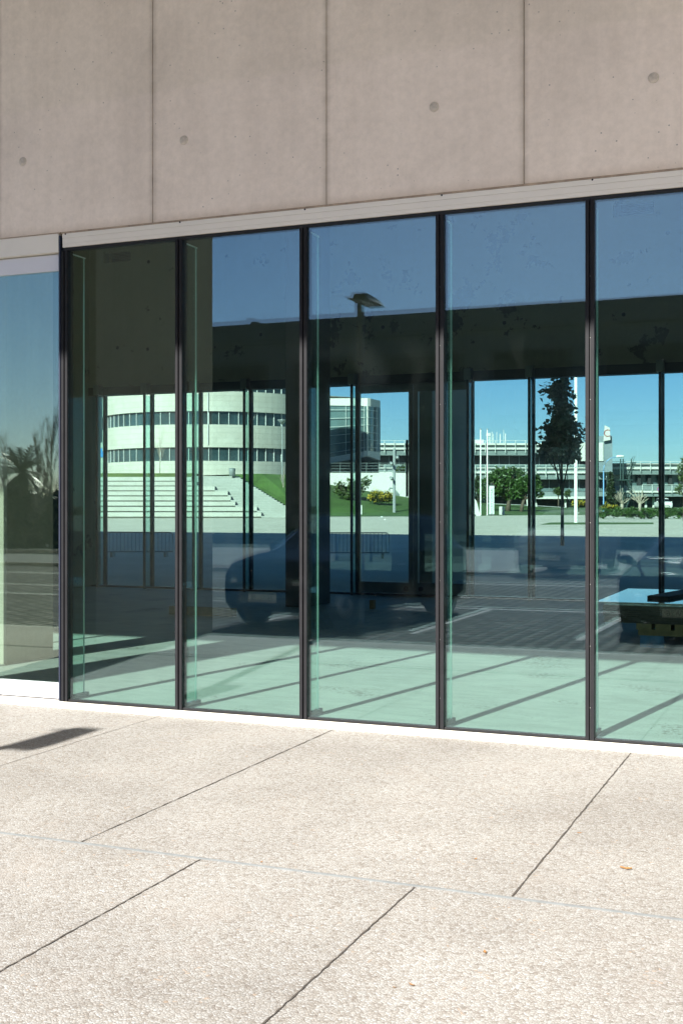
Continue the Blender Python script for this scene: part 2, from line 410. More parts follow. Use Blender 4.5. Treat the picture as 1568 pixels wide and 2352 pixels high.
# upper wall as cast panels with open joints
jx = [.844 + 1.485 * k for k in range(-47, 30)]
wl = MB()
for a, b in zip(jx, jx[1:]): wl.box(a + .003, b - .003, WALL_Y, .30, 3.825, 8.684)
wl.box(jx[0], jx[-1], -.012, .29, 3.84, 8.68)
wl.build('concrete_wall', M_WALL, B)
for x, z in ((-.395, 4.44), (1.126, 4.44), (3.164, 4.44), (4.69, 4.44), (6.2, 4.44), (-1.9, 4.44)):
    MB().lathe([(.036, 0), (.034, .006), (.024, .011), (.0005, .013)], (0, 0, 0), 20, axis='y').build('tie_plug', M_PLUG, B, True).location = (x, WALL_Y, z)
    B.children[-1].scale = (1, -1, 1)
# lip below the concrete, header strips
box('wall_lip', -.02, 9, -.026, .2, 3.812, 3.8245, plain('lip_mortar', (.42, .33, .25), .9, var=.3, scale=14), B)
hd = MB()
hd.box(-.012, 9, -.022, .06, 3.775, 3.811); hd.box(-.012, 9, -.020, .06, 3.730, 3.7735); hd.box(-.012, 9, -.018, .06, 3.7005, 3.7290)
box('header_gap', -.012, 9, -.004, .055, 3.676, 3.7, M_BLACK, B)
for k in range(0, 9): hd.lathe([(.007, 0), (.006, .004)], (k * PITCH + .02, -.0265, 3.806), 8, 1, 'y')
hd.build('header_strip', [M_WHITE, M_BLACK], B)
box('door_header', -2.21, -.052, -.020, .06, 3.668, 3.818, M_WHITE, B)
box('left_header', -7.75, -2.23, -.020, .06, 3.70, 3.818, M_WHITE, B)
box('left_lip', -7.75, -.03, -.026, .2, 3.8185, 3.8245, MATS['lip_mortar'], B)
box('sill_strip', -.03, 9, -.042, .07, -.052, 0.0, M_WHITE, B, bevel=.002)
box('door_sill', -7.75, -.032, -.042, .02, -.052, -.028, M_WHITE, B)
box('door_track', -7.75, -.032, -.030, .12, -.027, .004, M_TRACK, B)

def screws(mb, x, y):
    z = .22
    while z < 3.5: mb.lathe([(.003, 0), (.002, -.002)], (x, y, z), 6, 1, 'y'); z += .42
def mullion(x, wide=False):
    m = MB()
    m.box(x - .030, x - .006, -.014, .066, 0, 3.676); m.box(x + .006, x + .030, -.014, .066, 0, 3.676)
    screws(m, x, .006)
    o = m.build('mullion', [M_BAR, M_TRACK], B, bevel=.0008)
    MB().box(x - .0055, x + .0055, .006, .06, 0, 3.676).build('gasket', M_BLACK, o)
    return o
def fin(x, y0=.068, y1=.262, f=M_FIN, e=M_EDGE, z1=3.66):
    o = box('glass_fin', x - .0095, x + .0095, y0, y1, .035, z1, f, B)
    MB().box(x - .0065, x + .0065, y1 + .0005, y1 + .003, .035, z1).build('fin_edge', e, o)
    MB().box(x - .02, x + .02, y0, y1 + .05, .0005, .034).build('fin_shoe', M_STEEL, o)
    MB().box(x - .004, x + .004, y0, y1 + .02, z1 + .001, z1 + .012).build('fin_clip', M_EDGE, o)
    return o
def tilted(x0, x1, z0, z1, y, yaw, pit, th=.005):
    c = ((x0 + x1) / 2, (z0 + z1) / 2); v = []
    for dy in (0, th):
        for x, z in ((x0, z0), (x1, z0), (x1, z1), (x0, z1)):
            v.append((x, y + dy + (x - c[0]) * yaw + (z - c[1]) * pit, z))
    return MB().add(v, [(0,1,2,3),(7,6,5,4),(1,0,4,5),(2,1,5,6),(3,2,6,7),(0,3,7,4)])
rg = random.Random(5)
def pane(x0, x1, z0=.006, z1=3.674, y=.008, m=M_G1):
    a = rg.uniform(-.0009, .0009)
    o = tilted(x0, x1, z0, z1, y, a, rg.uniform(-.0006, .0006)).build('window_pane', m, B)
    tilted(x0, x1, z0, z1, y + .030, a + .0028 + rg.uniform(-.0008, .0008), -.0016 + rg.uniform(-.0005, .0005)).build('inner_pane', m, o)
    MB().box(x0, x1, .000, .05, z0 - .005, z0 + .010).build('pane_gasket', M_BLACK, o)
    return o
for k in range(0, 9):
    mullion(k * PITCH); fin(k * PITCH)
    if k < 8: pane(k * PITCH + .031, (k + 1) * PITCH - .031)
MB().box(-.050, -.036, -.018, .10, -.026, 3.80).build('door_jamb', M_NAVY, B)
for k in range(-7, -1):
    mullion(k * PITCH)
    if k > -7: pane((k - 1) * PITCH + .031, k * PITCH - .031)
for x0, x1 in ((-1.092, -.054), (-2.10, -1.100)):
    d = MB().box(x0, x1, .028, .062, 3.525, 3.660).build('sliding_door', M_RAIL, B, bevel=.002)
    MB().box(x0, x1, .028, .062, .012, .140).build('bottom_rail', M_RAIL, d, bevel=.002)
    tilted(x0, x1, .1405, 3.5245, .036, .0003, .0002).build('door_pane', M_GD, d)
    tilted(x0, x1, .1405, 3.5245, .052, .0011, -.0004).build('door_pane', M_GD, d)
    MB().box(x1 - .012, x1 - .0005, .030, .035, .141, 3.524).build('door_edge', M_NAVY, d)
# hall shell
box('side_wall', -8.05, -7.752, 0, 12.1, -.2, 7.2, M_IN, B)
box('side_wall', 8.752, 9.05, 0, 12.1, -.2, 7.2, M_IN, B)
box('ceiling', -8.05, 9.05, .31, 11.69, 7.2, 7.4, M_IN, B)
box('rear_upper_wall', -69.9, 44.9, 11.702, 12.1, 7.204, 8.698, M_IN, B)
# rear wall above the rear glass, with two vent recesses
rw = MB(); vz0, vz1 = 6.33, 6.55
xs = [-8.05, -7.42, -6.80, 2.42, 3.08, 9.05]
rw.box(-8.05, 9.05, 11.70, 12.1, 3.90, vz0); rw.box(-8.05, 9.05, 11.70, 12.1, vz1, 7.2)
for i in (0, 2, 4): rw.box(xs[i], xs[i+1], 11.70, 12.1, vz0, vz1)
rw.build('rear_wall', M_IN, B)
for x0, x1 in ((-7.42, -6.80), (2.42, 3.08)):
    v = MB()
    v.box(x0, x1, 11.86, 11.9, vz0, vz1)
    for i in range(7): v.box(x0 + .12, x1, 11.80, 11.858, vz0 + .012 + i * .03, vz0 + .024 + i * .03)
    v.build('vent', M_DKSTEEL, B)
for x, z in ((-6.4, 6.28), (-6.42, 4.6), (-7.1, 4.66), (-4.0, 4.75), (-4.0, 6.1), (-1.6, 4.75), (.6, 4.7), (2.6, 4.72), (3.3, 6.0), (1.1, 6.1)):
    MB().lathe([(.035, 0), (.03, -.003)], (x, 11.699, z), 14, axis='y').build('tie_hole', M_BLACK, B)
# rear glazing
box('rear_header', -7.75, 8.75, 11.66, 11.86, 3.74, 3.899, M_DKSTEEL, B)
box('rear_sill', -7.75, 8.75, 11.74, 11.88, .0005, .035, M_DKSTEEL, B)
def rear_mullion(x):
    o = MB().box(x - .032, x + .032, 11.795, 11.86, .036, 3.739).build('rear_mullion', M_DKSTEEL, B)
    f = box('rear_fin', x - .0095, x + .0095, 11.56, 11.793, .036, 3.70, M_FIN2, o)
    MB().box(x - .022, x + .022, 11.530, 11.559, .0, 3.76).build('rear_fin_edge', M_DKSTEEL, o)
    MB().box(x - .06, x + .06, 11.50, 11.658, 3.741, 3.93).build('fin_bracket', M_STEEL, o)
for k in list(range(-7, -1)) + list(range(0, 9)): rear_mullion(k * PITCH)
for k in range(-8, 8):
    if k in (-2, -1): continue
    x0 = max(-7.75, k * PITCH + .033); x1 = min((k + 1) * PITCH - .033, 8.75)
    if x1 - x0 > .1: box('rear_pane', x0, x1, 11.82, 11.828, .036, 3.739, M_G2, B)
for x0, x1, s in ((-2.095, -1.070, 1), (-1.062, -.036, -1)):
    d = MB().box(x0, x1, 11.80, 11.85, .04, .235).box(x0, x1, 11.80, 11.85, 3.60, 3.738)
    mx = x1 - .085 if s > 0 else x0; d.box(mx, mx + .085, 11.80, 11.85, .2355, 3.5995)
    ox = x0 if s > 0 else x1 - .02; d.box(ox, ox + .02, 11.80, 11.85, .2355, 3.5995)
    d = d.build('rear_door', M_STEEL, B)
    box('rear_door_pane', (ox + .02 if s > 0 else mx + .085), (mx if s > 0 else ox), 11.82, 11.828, .236, 3.599, M_G2, d)
    MB().lathe([(.045, 0), (.04, -.02), (.02, -.021)], (x1 - .13 if s > 0 else x0 + .13, 11.80, .13), 16, axis='y').build('lock', M_DKSTEEL, d)
    if s > 0: MB().box(mx - .03, mx - .002, 11.74, 11.79, 1.75, 2.75).build('door_handle', M_DKSTEEL, d)
# piers inside, blade walls outside, overhang and upper storeys
box('inner_pier', -2.25, -1.855, 1.63, 2.40, 0.0005, 7.199, M_PIER, B, bevel=.008)
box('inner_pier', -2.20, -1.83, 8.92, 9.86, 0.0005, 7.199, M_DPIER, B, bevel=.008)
for x in (-2.05, 7.25):
    box('blade_wall', x, x + .45, -5.43, -2.79, TERR_Z + .0005, 8.684, M_PIER, B, bevel=.008)
    box('blade_wall', x, x + .45, 14.5, 17.2, 0.0005, 8.699, M_PIER, B, bevel=.008)
um = concrete('upper_concrete', (.66, .62, .57))
up = MB(); up.box(-70, 45, -9.0, 17.6, 8.70, 19.4); up.build('upper_storeys', um, B); box('bounce_soffit', -69.9, 44.9, -8.95, -.031, 8.685, 8.698, plain('bounce_white', (.90, .87, .82), .8, var=.03), B)  # out-of-view white panel under the overhang, added to bounce light onto the wall
wb = MB()
for s in range(3):
    for k in range(27): wb.box(-68 + k * 4.1, -65 + k * 4.1, -9.03, -9.002, 9.6 + s * 3.3, 11.4 + s * 3.3)
wb.build('upper_window', M_DKSTEEL, B)
box('left_wall', -70, -8.052, .0, 12.1, -.25, 3.82, M_WALL, B)
box('right_wall', 9.052, 45, .0, 12.1, -.25, 3.82, M_WALL, B)

# ================================================================== IN THE HALL
wood = plain('raw_timber', (.30, .19, .085), .8, var=.3, scale=9)
wood2 = plain('yellow_timber', (.36, .26, .12), .8, var=.25, scale=9)
bluep = plain('blue_blocks', (.09, .26, .42), .7, var=.25, scale=14)
slabm = plain('sheet_edges', (.075, .062, .045), .6, var=.35, scale=30)
sheet, t, b = newmat('glass_sheet'); b.inputs['Base Color'].default_value = (.05, .16, .20, 1); b.inputs['Roughness'].default_value = .06
b.inputs['Specular IOR Level'].default_value = 1.0; b.inputs['Coat Weight'].default_value = .6
t.links.new(ramp(t, noise(t, coords(t), 3, 4), [(.3, (.04, .13, .17)), (.7, (.07, .19, .22))]), b.inputs['Base Color'])
P = thing('wooden_pallet', 'wooden pallet on blue blocks carrying the stack of glass sheets in the hall', 'pallet', (4.35, 5.57, 0))
for x in (-.58, -.10, .38): 
    for y in (.0, .9, 1.8): MB().box(x, x + .26, y, y + .12, .001, .135).build('block', bluep, P)
for y in (.0, .9, 1.8): box('bearer', -.60, .62, y - .01, y + .13, .136, .200, wood2, P)
for i in range(6): box('deck_board', -.62 + i * .21, -.62 + i * .21 + .17, -.02, 1.95, .2005, .272, wood2, P)
G = thing('glass_stack', 'stack of bluish glass sheets with dark edges lying on the pallet', 'glass stack', (3.37, 5.53, .2725))
z = 0
for i in range(9):
    h = .024; o = random.uniform(-.012, .012)
    box('sheet', .0 + o, 1.62 + o, random.uniform(-.01, .01), 2.35, z, z + h - .003, slabm if i < 8 else sheet, G); z += h
    if i == 7: z += .004
box('top_sheet', -.09, 1.55, .02, 2.32, z, z + .010, sheet, G); GT = .2725 + z + .010
tag(MB().box(-.13, .13, -.62, .62, 0, .035).build('dark_plank', plain('dark_board', (.05, .047, .04), .7, var=.3, scale=12)), 'dark board lying across the top of the glass stack', 'plank')
pk = bpy.data.objects['dark_plank']; pk.location = (4.02, 6.75, GT + .001); pk.rotation_euler = (0, 0, R(-12))
bm_ = MB().box(-.53, .53, -.055, .055, 0, .12).build('timber_beam', wood, bevel=.004)
bm_.location = (-2.68, 7.12, .001); tag(bm_, 'short orange-brown timber beam lying on the shaded hall floor', 'timber')
tb = MB().box(-.035, .035, -.05, .05, 0, .135).build('wood_block', wood, bevel=.004); tb.location = (-.80, 9.1, .001)
tag(tb, 'small brown wood block standing upright on the floor before the rear door', 'wood block')

# ================================================================== PLANT BUILDERS
BARK = plain('bark', (.10, .075, .055), .9, var=.35, scale=14, bmp=.4)
PALEBARK = plain('pale_bark', (.36, .31, .25), .9, var=.3, scale=14)
def leaves_at(mb, p, size, rnd, flat=.6):
    d = Vector((rnd.gauss(0, 1), rnd.gauss(0, 1), rnd.gauss(0, flat))).normalized()
    q = Vector((rnd.gauss(0, 1), rnd.gauss(0, 1), rnd.gauss(0, 1))); s = d.cross(q).normalized()
    L = size * rnd.uniform(.7, 1.3); W = L * .33; up = d.cross(s) * W * .35
    p = Vector(p)
    mb.add([p, p + d*L*.5 + s*W + up, p + d*L, p + d*L*.5 - s*W + up], [(0, 1, 2), (0, 2, 3)])
def crown(name, blobs, n, size, mat, parent, seed=1, hollow=.55, clump=1.0):
    rnd = random.Random(seed); mb = MB(); vol = [b[3]*b[4]*b[5] for b in blobs]; tot = sum(vol)
    for (x, y, z, rx, ry, rz), v in zip(blobs, vol):
        sub = max(3, int(12 * (v / tot) ** .6 * 1.6)); cl = []
        for _ in range(sub * 3):
            d = Vector((rnd.gauss(0,1), rnd.gauss(0,1), rnd.gauss(0,1))).normalized() * rnd.uniform(hollow, 1.0)
            cl.append((Vector((x + d.x*rx*.85, y + d.y*ry*.85, z + d.z*rz*.85)), rnd.uniform(.16, .34) * clump * (rx*ry*rz) ** (1/3)))
        for _ in range(int(n * v / tot)):
            c, r = rnd.choice(cl)
            q = Vector((rnd.gauss(0,.55), rnd.gauss(0,.55), rnd.gauss(0,.5))) * r
            leaves_at(mb, c + q, size, rnd)
    return mb.build(name, mat, parent)
def branch(mb, p, d, L, r, depth, rnd, spread=.5, up=.15, kids=3):
    q = p + d * L; m = p + d * L * .5 + Vector((rnd.gauss(0,1), rnd.gauss(0,1), 0)) * L * .04
    mb.tube([p, m, q], [r, r * .82, r * .62], 5)
    if depth:
        for i in range(kids):
            f = rnd.uniform(.45, 1.0); a = p + d * L * f
            e = (d + Vector((rnd.gauss(0,1), rnd.gauss(0,1), rnd.gauss(0,.5))) * spread + Vector((0,0,up))).normalized()
            branch(mb, a, e, L * rnd.uniform(.5, .75), r * .55, depth - 1, rnd, spread, up, kids)
def trunk(parent, h, r, blobs, mat=BARK, lean=0.0, seed=1, limbs=True):
    rnd = random.Random(seed); mb = MB()
    mb.tube([(0,0,-.1), (lean*.3, 0, h*.5), (lean, 0, h)], [r*1.25, r, r*.8], 9)
    if limbs:
        for (x, y, z, rx, ry, rz) in blobs:
            e = Vector((x, y, z)); s = Vector((lean, 0, h*.96)); m = s.lerp(e, .5) + Vector((rnd.gauss(0,.1)*rx, 0, .1*rz))
            mb.tube([s, m, e, e + Vector((0,0,rz*.6))], [r*.6, r*.42, r*.25, r*.1], 6)
            for _ in range(4):
                k = e + Vector((rnd.gauss(0,.5)*rx, rnd.gauss(0,.5)*ry, rnd.gauss(0,.5)*rz))
                mb.tube([m, k], [r*.25, r*.08], 5)
    return mb.build('trunk', mat, parent, True)
def far(name, label, cat, px, d, z, group=None):
    x, y = site(px, d); return thing(name, label, cat, (x, y, z), TH, group)
def du(px, d, px0, d0):               # local offset of a bearing from a base bearing
    return (px - 784) / 2753 * d - (px0 - 784) / 2753 * d0

# ================================================================== ACROSS THE STREET (seen in the front glass)
LAMPX, LAMPY = -.50, -7.86
lm = plain('lamp_grey', (.12, .125, .13), .5, .4, var=.1)
L = thing('street_lamp', 'grey parking lamp with one flat long head, standing between the parked cars', 'street lamp', (LAMPX, LAMPY, STREET_Z))
MB().lathe([(.10, 0), (.10, .02), (.055, .03), (.05, 4.62), (.045, 4.66)], n=16).build('pole', lm, L, True)
hd_ = MB(); 
hd_.add([(-.13,.02,4.70),(.13,.02,4.70),(.15,-.50,4.70),(.12,-.72,4.70),(-.12,-.72,4.70),(-.15,-.50,4.70),
         (-.10,.0,4.80),(.10,.0,4.80),(.11,-.50,4.77),(.09,-.70,4.74),(-.09,-.70,4.74),(-.11,-.50,4.77)],
        [(5,4,3,2,1,0),(6,7,8,9,10,11)] + [(i,(i+1)%6,(i+1)%6+6,i+6) for i in range(6)])
hd_.build('lamp_head', lm, L)
MB().box(-.11, .11, -.50, -.02, 4.688, 4.6985).build('lamp_lens', plain('lamp_lens', (.45, .45, .42), .2), L)
MB().tube([(-.13, -.06, 4.735), (-.22, -.06, 4.75)], .016, 8).build('arm_stub', lm, L)

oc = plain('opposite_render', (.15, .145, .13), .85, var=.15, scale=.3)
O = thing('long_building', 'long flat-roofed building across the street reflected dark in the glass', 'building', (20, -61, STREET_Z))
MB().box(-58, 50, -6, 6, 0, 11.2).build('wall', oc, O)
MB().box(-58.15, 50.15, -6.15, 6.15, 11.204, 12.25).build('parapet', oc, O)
for s in range(3):
    for k in range(17):
        x = -49 + k * 5.9
        o = box('window', x, x + 4.2, 6.004, 6.05, 1.4 + s * 3.4, 3.2 + s * 3.4, M_DKSTEEL, O)
for x, h in ((-49.3, .7), (-48.3, 1.2), (-12, .4), (14, .35)):
    MB().box(x - .22, x + .22, -1, 1, 12.56, 12.25 + h).build('roof_vent', oc, O)
MB().box(-49.8, 50, -4, 5.5, 12.254, 12.55).build('plant_room', oc, O)

HL = leafmat('hedge_leaf', (.045, .075, .022)); DL = leafmat('dark_leaf', (.035, .055, .02)); CL = leafmat('conifer_leaf', (.03, .05, .022))
def hedge(name, label, x0, x1, y0, y1, z0, h, n, size, mat, seed):
    t_ = thing(name, label, 'hedge', ((x0+x1)/2, (y0+y1)/2, z0)); rnd = random.Random(seed); mb = MB(); w_ = (x1-x0)/2; dpt = (y1-y0)/2
    for _ in range(n):
        x = rnd.uniform(-w_, w_); y = rnd.choice((rnd.uniform(-dpt, dpt), dpt * rnd.uniform(.7, 1))); hh = h * (.9 + .12 * math.sin(x * 1.7 + seed) * math.sin(x * .61))
        leaves_at(mb, (x, y, rnd.uniform(0, hh) if rnd.random() < .6 else hh * rnd.uniform(.85, 1.02)), size, rnd)
    mb.build('leaves', mat, t_)
    st_ = MB()
    for k in range(int(w_ * 2 / .8)): 
        x = -w_ + .4 + k * .8; st_.tube([(x, 0, -.02), (x + rnd.gauss(0,.1), rnd.gauss(0,.1), h * .85)], [.03, .012], 5)
    st_.build('stems', BARK, t_); return t_
hedge('clipped_hedge', 'long low clipped hedge at the far edge of the car park', -28, 26, -38.2, -37.1, -.13, .75, 9000, .20, HL, 3)
hedge('tall_shrubbery', 'tall dense dark shrubbery under the bare trees, left in the door glass', -36, -17.5, -33, -30, -.13, 2.2, 12000, .36, DL, 4)
structure(MB().box(-120, 120, -60, -37.004, -.3, -.12).build('verge', grassmat('verge_grass', (.07, .10, .03))))
def conifer(name, label, x, y, z, h, r, n, size, mat, seed, group=None):
    t_ = thing(name, label, 'tree', (x, y, z), 0, group); rnd = random.Random(seed)
    MB().tube([(0,0,-.1), (0,0,h*.5), (0,0,h*.97)], [r*.12, r*.09, .02], 8).build('trunk', BARK, t_, True)
    mb = MB()
    for _ in range(n):
        f = rnd.random() ** .8; a = rnd.uniform(0, 6.283); rr = r * (1 - f) ** .75 * rnd.uniform(.35, 1.05) * (1 + .18 * math.sin(a*3 + f*9))
        leaves_at(mb, (rr*math.cos(a), rr*math.sin(a), h*(.06 + .94*f)), size, rnd, .5)
    mb.build('crown', mat, t_); return t_
x, y = mirror(50, 47); PT = thing('palm_tree', 'shaggy dark palm rising out of the shrubbery, left in the door glass', 'tree', (x, y, -.13))
MB().tube([(0,0,-.1), (.1,0,1.6), (0,0,3.0)], [.22, .19, .17], 9).build('trunk', BARK, PT, True)
fr = MB(); rnd = random.Random(11)
for i in range(46):
    a = i * 2.4; el = rnd.uniform(-.5, 1.25); Lf = rnd.uniform(1.0, 1.6); p = Vector((0,0,3.0)); d = Vector((math.cos(a)*math.cos(el), math.sin(a)*math.cos(el), math.sin(el))); Lf *= .8
    for s in range(9):
        q = p + d * Lf / 9; d = (d + Vector((0,0,-.11))).normalized(); sd_ = d.cross(Vector((0,0,1))).normalized()
        for sg in (-1, 1):
            e = q + (sd_ * sg * .9 + d * .7 + Vector((0,0,-.25))) * (.36 * math.sin(.5 + s / 9 * 2.4))
            fr.add([p, q, e], [(0,1,2)])
        p = q
fr.build('crown', DL, PT)
def bare(name, label, x, y, z, h, r, depth, seed, spread=.28, up=.5, mat=BARK, kids=4, group=None, lean=(0,0)):
    t_ = thing(name, label, 'tree', (x, y, z), 0, group); rnd = random.Random(seed); mb = MB()
    mb.tube([(0,0,-.1), (lean[0]*.4, 0, h*.3), (lean[0], lean[1], h*.55), (lean[0]*1.3, 0, h)], [r*1.1, r, r*.7, r*.15], 7); mb.build('trunk', mat, t_, True)
    cb = MB()
    for i in range(int(kids * 3)):
        f = rnd.uniform(.28, .95); a = rnd.uniform(0, 6.28)
        d = Vector((math.cos(a)*spread, math.sin(a)*spread, up + .35)).normalized()
        branch(cb, Vector((lean[0]*f, 0, h*f)), d, h * rnd.uniform(.16, .30) * (1.15 - f * .5), r*.38, depth, rnd, spread*.8, up*.4, 3)
    cb.build('crown', mat, t_); return t_
for i, (px, d, top) in enumerate(((118, 46, 992), (88, 50, 1015), (8, 52, 1020))):
    x, y = mirror(px, d)
    bare('bare_tree', ('upright bare tree nearest the door jamb in the door glass', 'thin bare tree behind the palm in the door glass', 'pale bare tree at the very edge of the picture in the door glass')[i],
         x, y, -.13, high(top, d) + .13, .05, 2, 20 + i, .30, .8, kids=7, group='bare trees over the shrubbery')
structure(MB().box(-60, -16, -27.2, -26.9, -.13, .02).build('left_kerb', M_KERB))

# ------------------------------------------------------------------ cars
carglass = plain('car_glass', (.012, .014, .016), .04, var=.02); tyre = plain('tyre_rubber', (.02, .02, .02), .85, var=.1)
rimm = plain('wheel_rim', (.35, .35, .36), .35, .8, var=.05); lamp_c = plain('headlamp', (.55, .56, .58), .08, .4, var=.05)
platem = plain('number_plate', (.74, .72, .62), .5, var=.03); ink = plain('plate_ink', (.02, .02, .02), .6); grillem = plain('grille', (.012, .012, .012), .5)
def paint(name, c, met=.3, coat=.06):
    m = _paint(name, c, met); m.node_tree.nodes['Principled BSDF'].inputs['Coat Weight'].default_value = coat; b = m.node_tree.nodes['Principled BSDF']; b.inputs['Specular IOR Level'].default_value = 0; b.inputs['Coat Roughness'].default_value = .03; return m
def _paint(name, c, met): return plain(name, c, .4, 0, var=.02, coat=.25)
CARS = {
 'tall': dict(W=.88, st=[(2.08,.34,.60,.62,.60,.50),(2.03,.24,.74,.78,.78,.66),(1.80,.20,.90,.95,.86,.74),(1.35,.19,.98,1.04,.88,.76),(1.02,.19,1.01,1.09,.885,.77),
    (.45,.19,1.04,1.46,.885,.66),(.05,.19,1.04,1.57,.885,.65),(-.9,.19,1.04,1.59,.885,.65),(-1.65,.19,1.04,1.52,.87,.62),(-1.98,.22,1.02,1.10,.84,.70),(-2.08,.34,.80,.84,.76,.64)], glass=(4,5), rear=(8,9)),
 'low': dict(W=.89, st=[(2.18,.30,.48,.50,.58,.46),(2.12,.20,.62,.66,.80,.66),(1.90,.17,.74,.79,.88,.76),(1.40,.16,.83,.90,.89,.78),(.78,.16,.88,.98,.89,.78),
    (.05,.16,.91,1.33,.89,.58),(-.35,.16,.92,1.40,.89,.57),(-1.0,.16,.93,1.38,.89,.57),(-1.55,.17,.95,1.05,.87,.66),(-2.0,.20,.92,.99,.84,.66),(-2.14,.32,.76,.80,.74,.6)], glass=(4,5), rear=(7,8)),
}
def ring(s):
    y, zb, zl, zt, wl_, wt = s; zm = zb + (zl - zb) * .55
    h = [(0, zb), (wl_*.84, zb), (wl_*.98, zb + .10), (wl_*1.0, zm), (wl_*.985, zl), (wt, zt - min(.05, (zt-zl)*.3)), (wt*.84, zt), (0, zt + .012)]
    pts = [(x, y, z) for x, z in h]; return pts + [(-x, y, z) for x, z in h[-2:0:-1]]
def make_car(kind, label, plate, pm_, loc, rot, group='cars parked across the street'):
    T = thing('parked_car', label, 'car', loc, rot, group); C = CARS[kind]; st_ = C['st']; fine = []; SUB = 4
    for i in range(len(st_) - 1):
        p0, p1, p2, p3 = st_[max(i-1, 0)], st_[i], st_[i+1], st_[min(i+2, len(st_)-1)]
        for q in range(SUB):
            f = q / SUB; h = f*f*(3-2*f)
            fine.append(tuple(.6*(.5*(2*b+(c-a)*f+(2*a-5*b+4*c-d)*f*f+(3*b-a-3*c+d)*f**3)) + .4*(b+(c-b)*f) if k else b+(c-b)*f for k, (a, b, c, d) in enumerate(zip(p0, p1, p2, p3))))
    fine.append(st_[-1]); rings = [ring(s) for s in fine]; n = len(rings[0])
    body = MB(); wsh = MB(); rws = MB(); sg = MB(); a, b_ = C['glass']; c_, d_ = C['rear']
    for i in range(len(rings) - 1):
        for k in range(n):
            q = [rings[i][k], rings[i][(k+1) % n], rings[i+1][(k+1) % n], rings[i+1][k]]
            side = k in (4, n-5); top = k in (5, 6, n-7, n-6)
            tgt = body
            if i // SUB == a and top: tgt = wsh
            elif i // SUB == c_ and top: tgt = rws
            elif side and a <= i // SUB <= c_: tgt = sg
            tgt.add(q, [(0,3,2,1)])
    body.add(rings[0], [tuple(range(n))]); body.add(rings[-1], [tuple(range(n-1,-1,-1))])
    body.build('body', pm_, T, True)
    import bmesh
    me = T.children[0].data; bm = bmesh.new(); bm.from_mesh(me); bmesh.ops.remove_doubles(bm, verts=bm.verts, dist=1e-4); bm.to_mesh(me); bm.free()
    wsh.build('windscreen', carglass, T); rws.build('rear_window', carglass, T); sg.build('side_window', carglass, T)
    W = C['W']
    pil = MB()
    for sx in (-1, 1):
        for y0, z0, z1 in ((-.25, 1.0, 1.5),):
            k = 5; y_ = -.25; zl = st_[6][2]; zt = st_[6][3]; wl_, wt = st_[6][4], st_[6][5]
            pil.tube([(sx*(wl_*.985+.003), y_, zl), (sx*(wt+.006), y_, zt-.05)], .022, 6)
    pil.build('door_pillar', grillem, T)
    fy = st_[0][0]
    for sx in (-1, 1):
        for yy in (1.30, -1.28):
            wb_ = MB().lathe([(.22,-.10),(.31,-.10),(.325,-.06),(.325,.06),(.31,.10),(.22,.10)], n=28, axis='x').build('wheel', tyre, T, True)
            wb_.location = (sx*(W-.115), yy, .325)
            MB().lathe([(.215,-.085),(.215,.102),(.12,.107),(.04,.10)], n=20, axis='x').build('rim', rimm, wb_, True); 
            if sx < 0: wb_.rotation_euler = (0,0,math.pi)
            MB().lathe([(.385,-.02),(.385,.0)], (sx*(W-.012),yy,.34), 28, axis='x').build('wheel_arch', grillem, T)
        zl = st_[1][2]
        y1 = st_[1][0]; hl = MB().lathe([(.002,-.11),(.10,-.09),(.15,-.04),(.165,.0),(.15,.05),(.10,.09),(.002,.11)], n=20).build('headlight', lamp_c, T, True)
        hl.location = (sx*.60, y1-.10, zl-.085); hl.scale = (1.15, .85, .62); hl.rotation_euler = (0, 0, -sx*.35)
        zm = st_[4][2]; mr = MB(); mr.tube([(sx*(W-.02), .62, zm+.02), (sx*(W+.08), .64, zm+.06), (sx*(W+.20), .62, zm+.07)], [.03,.075,.055], 8); mr.build('wing_mirror', pm_, T, True)
        MB().box(min(sx*(W+.002), sx*(W+.02)), max(sx*(W+.002), sx*(W+.02)), -.15, .03, zm-.16, zm-.13).build('door_handle', rimm, T)
    z_ = st_[0][1]
    MB().box(-.46, .46, fy-.03, fy+.012, z_+.02, z_+.10).build('grille', grillem, T)
    zt = st_[0][2]
    MB().box(-.40, .40, fy-.04, fy+.010, zt-.07, zt-.01).build('upper_grille', grillem, T)
    pz = zt - .155
    pp = MB().box(-.26, .26, fy+.014, fy+.026, pz-.055, pz+.055).build('number_plate', platem, T, bevel=.004)
    lettering('plate_lettering', plate, .105, ink, pp, Matrix.Translation((0, fy+.0275, pz)) @ Matrix(((-1,0,0,0),(0,0,1,0),(0,1,0,0),(0,0,0,1))), .001)
    MB().tube([(-.62, .98, st_[4][3]-.005), (0, 1.0, st_[4][3]+.012), (.62, .98, st_[4][3]-.005)], .012, 5).build('wiper', grillem, T)
    return T
blue_p = paint('dark_blue_paint', (.012, .022, .05)); grey_p = paint('graphite_paint', (.022, .023, .027), .6, .18); pale_p = paint('silver_paint', (.30, .31, .31), .5); wht_p = paint('white_paint', (.7, .7, .68), 0)
make_car('tall', 'tall dark blue car turned slightly, parked nearest the blade wall', '73-TC-20', blue_p, (-1.1, -9.0, STREET_Z), R(15))
make_car('low', 'low graphite car facing the glass behind the pallet stack', '10-XV-26', grey_p, (3.98, -10.15, STREET_Z), R(1))
make_car('tall', 'silver car parked beyond the far kerb of the street', '74-VS-55', pale_p, (-.5, -22.5, STREET_Z + .02), R(2))

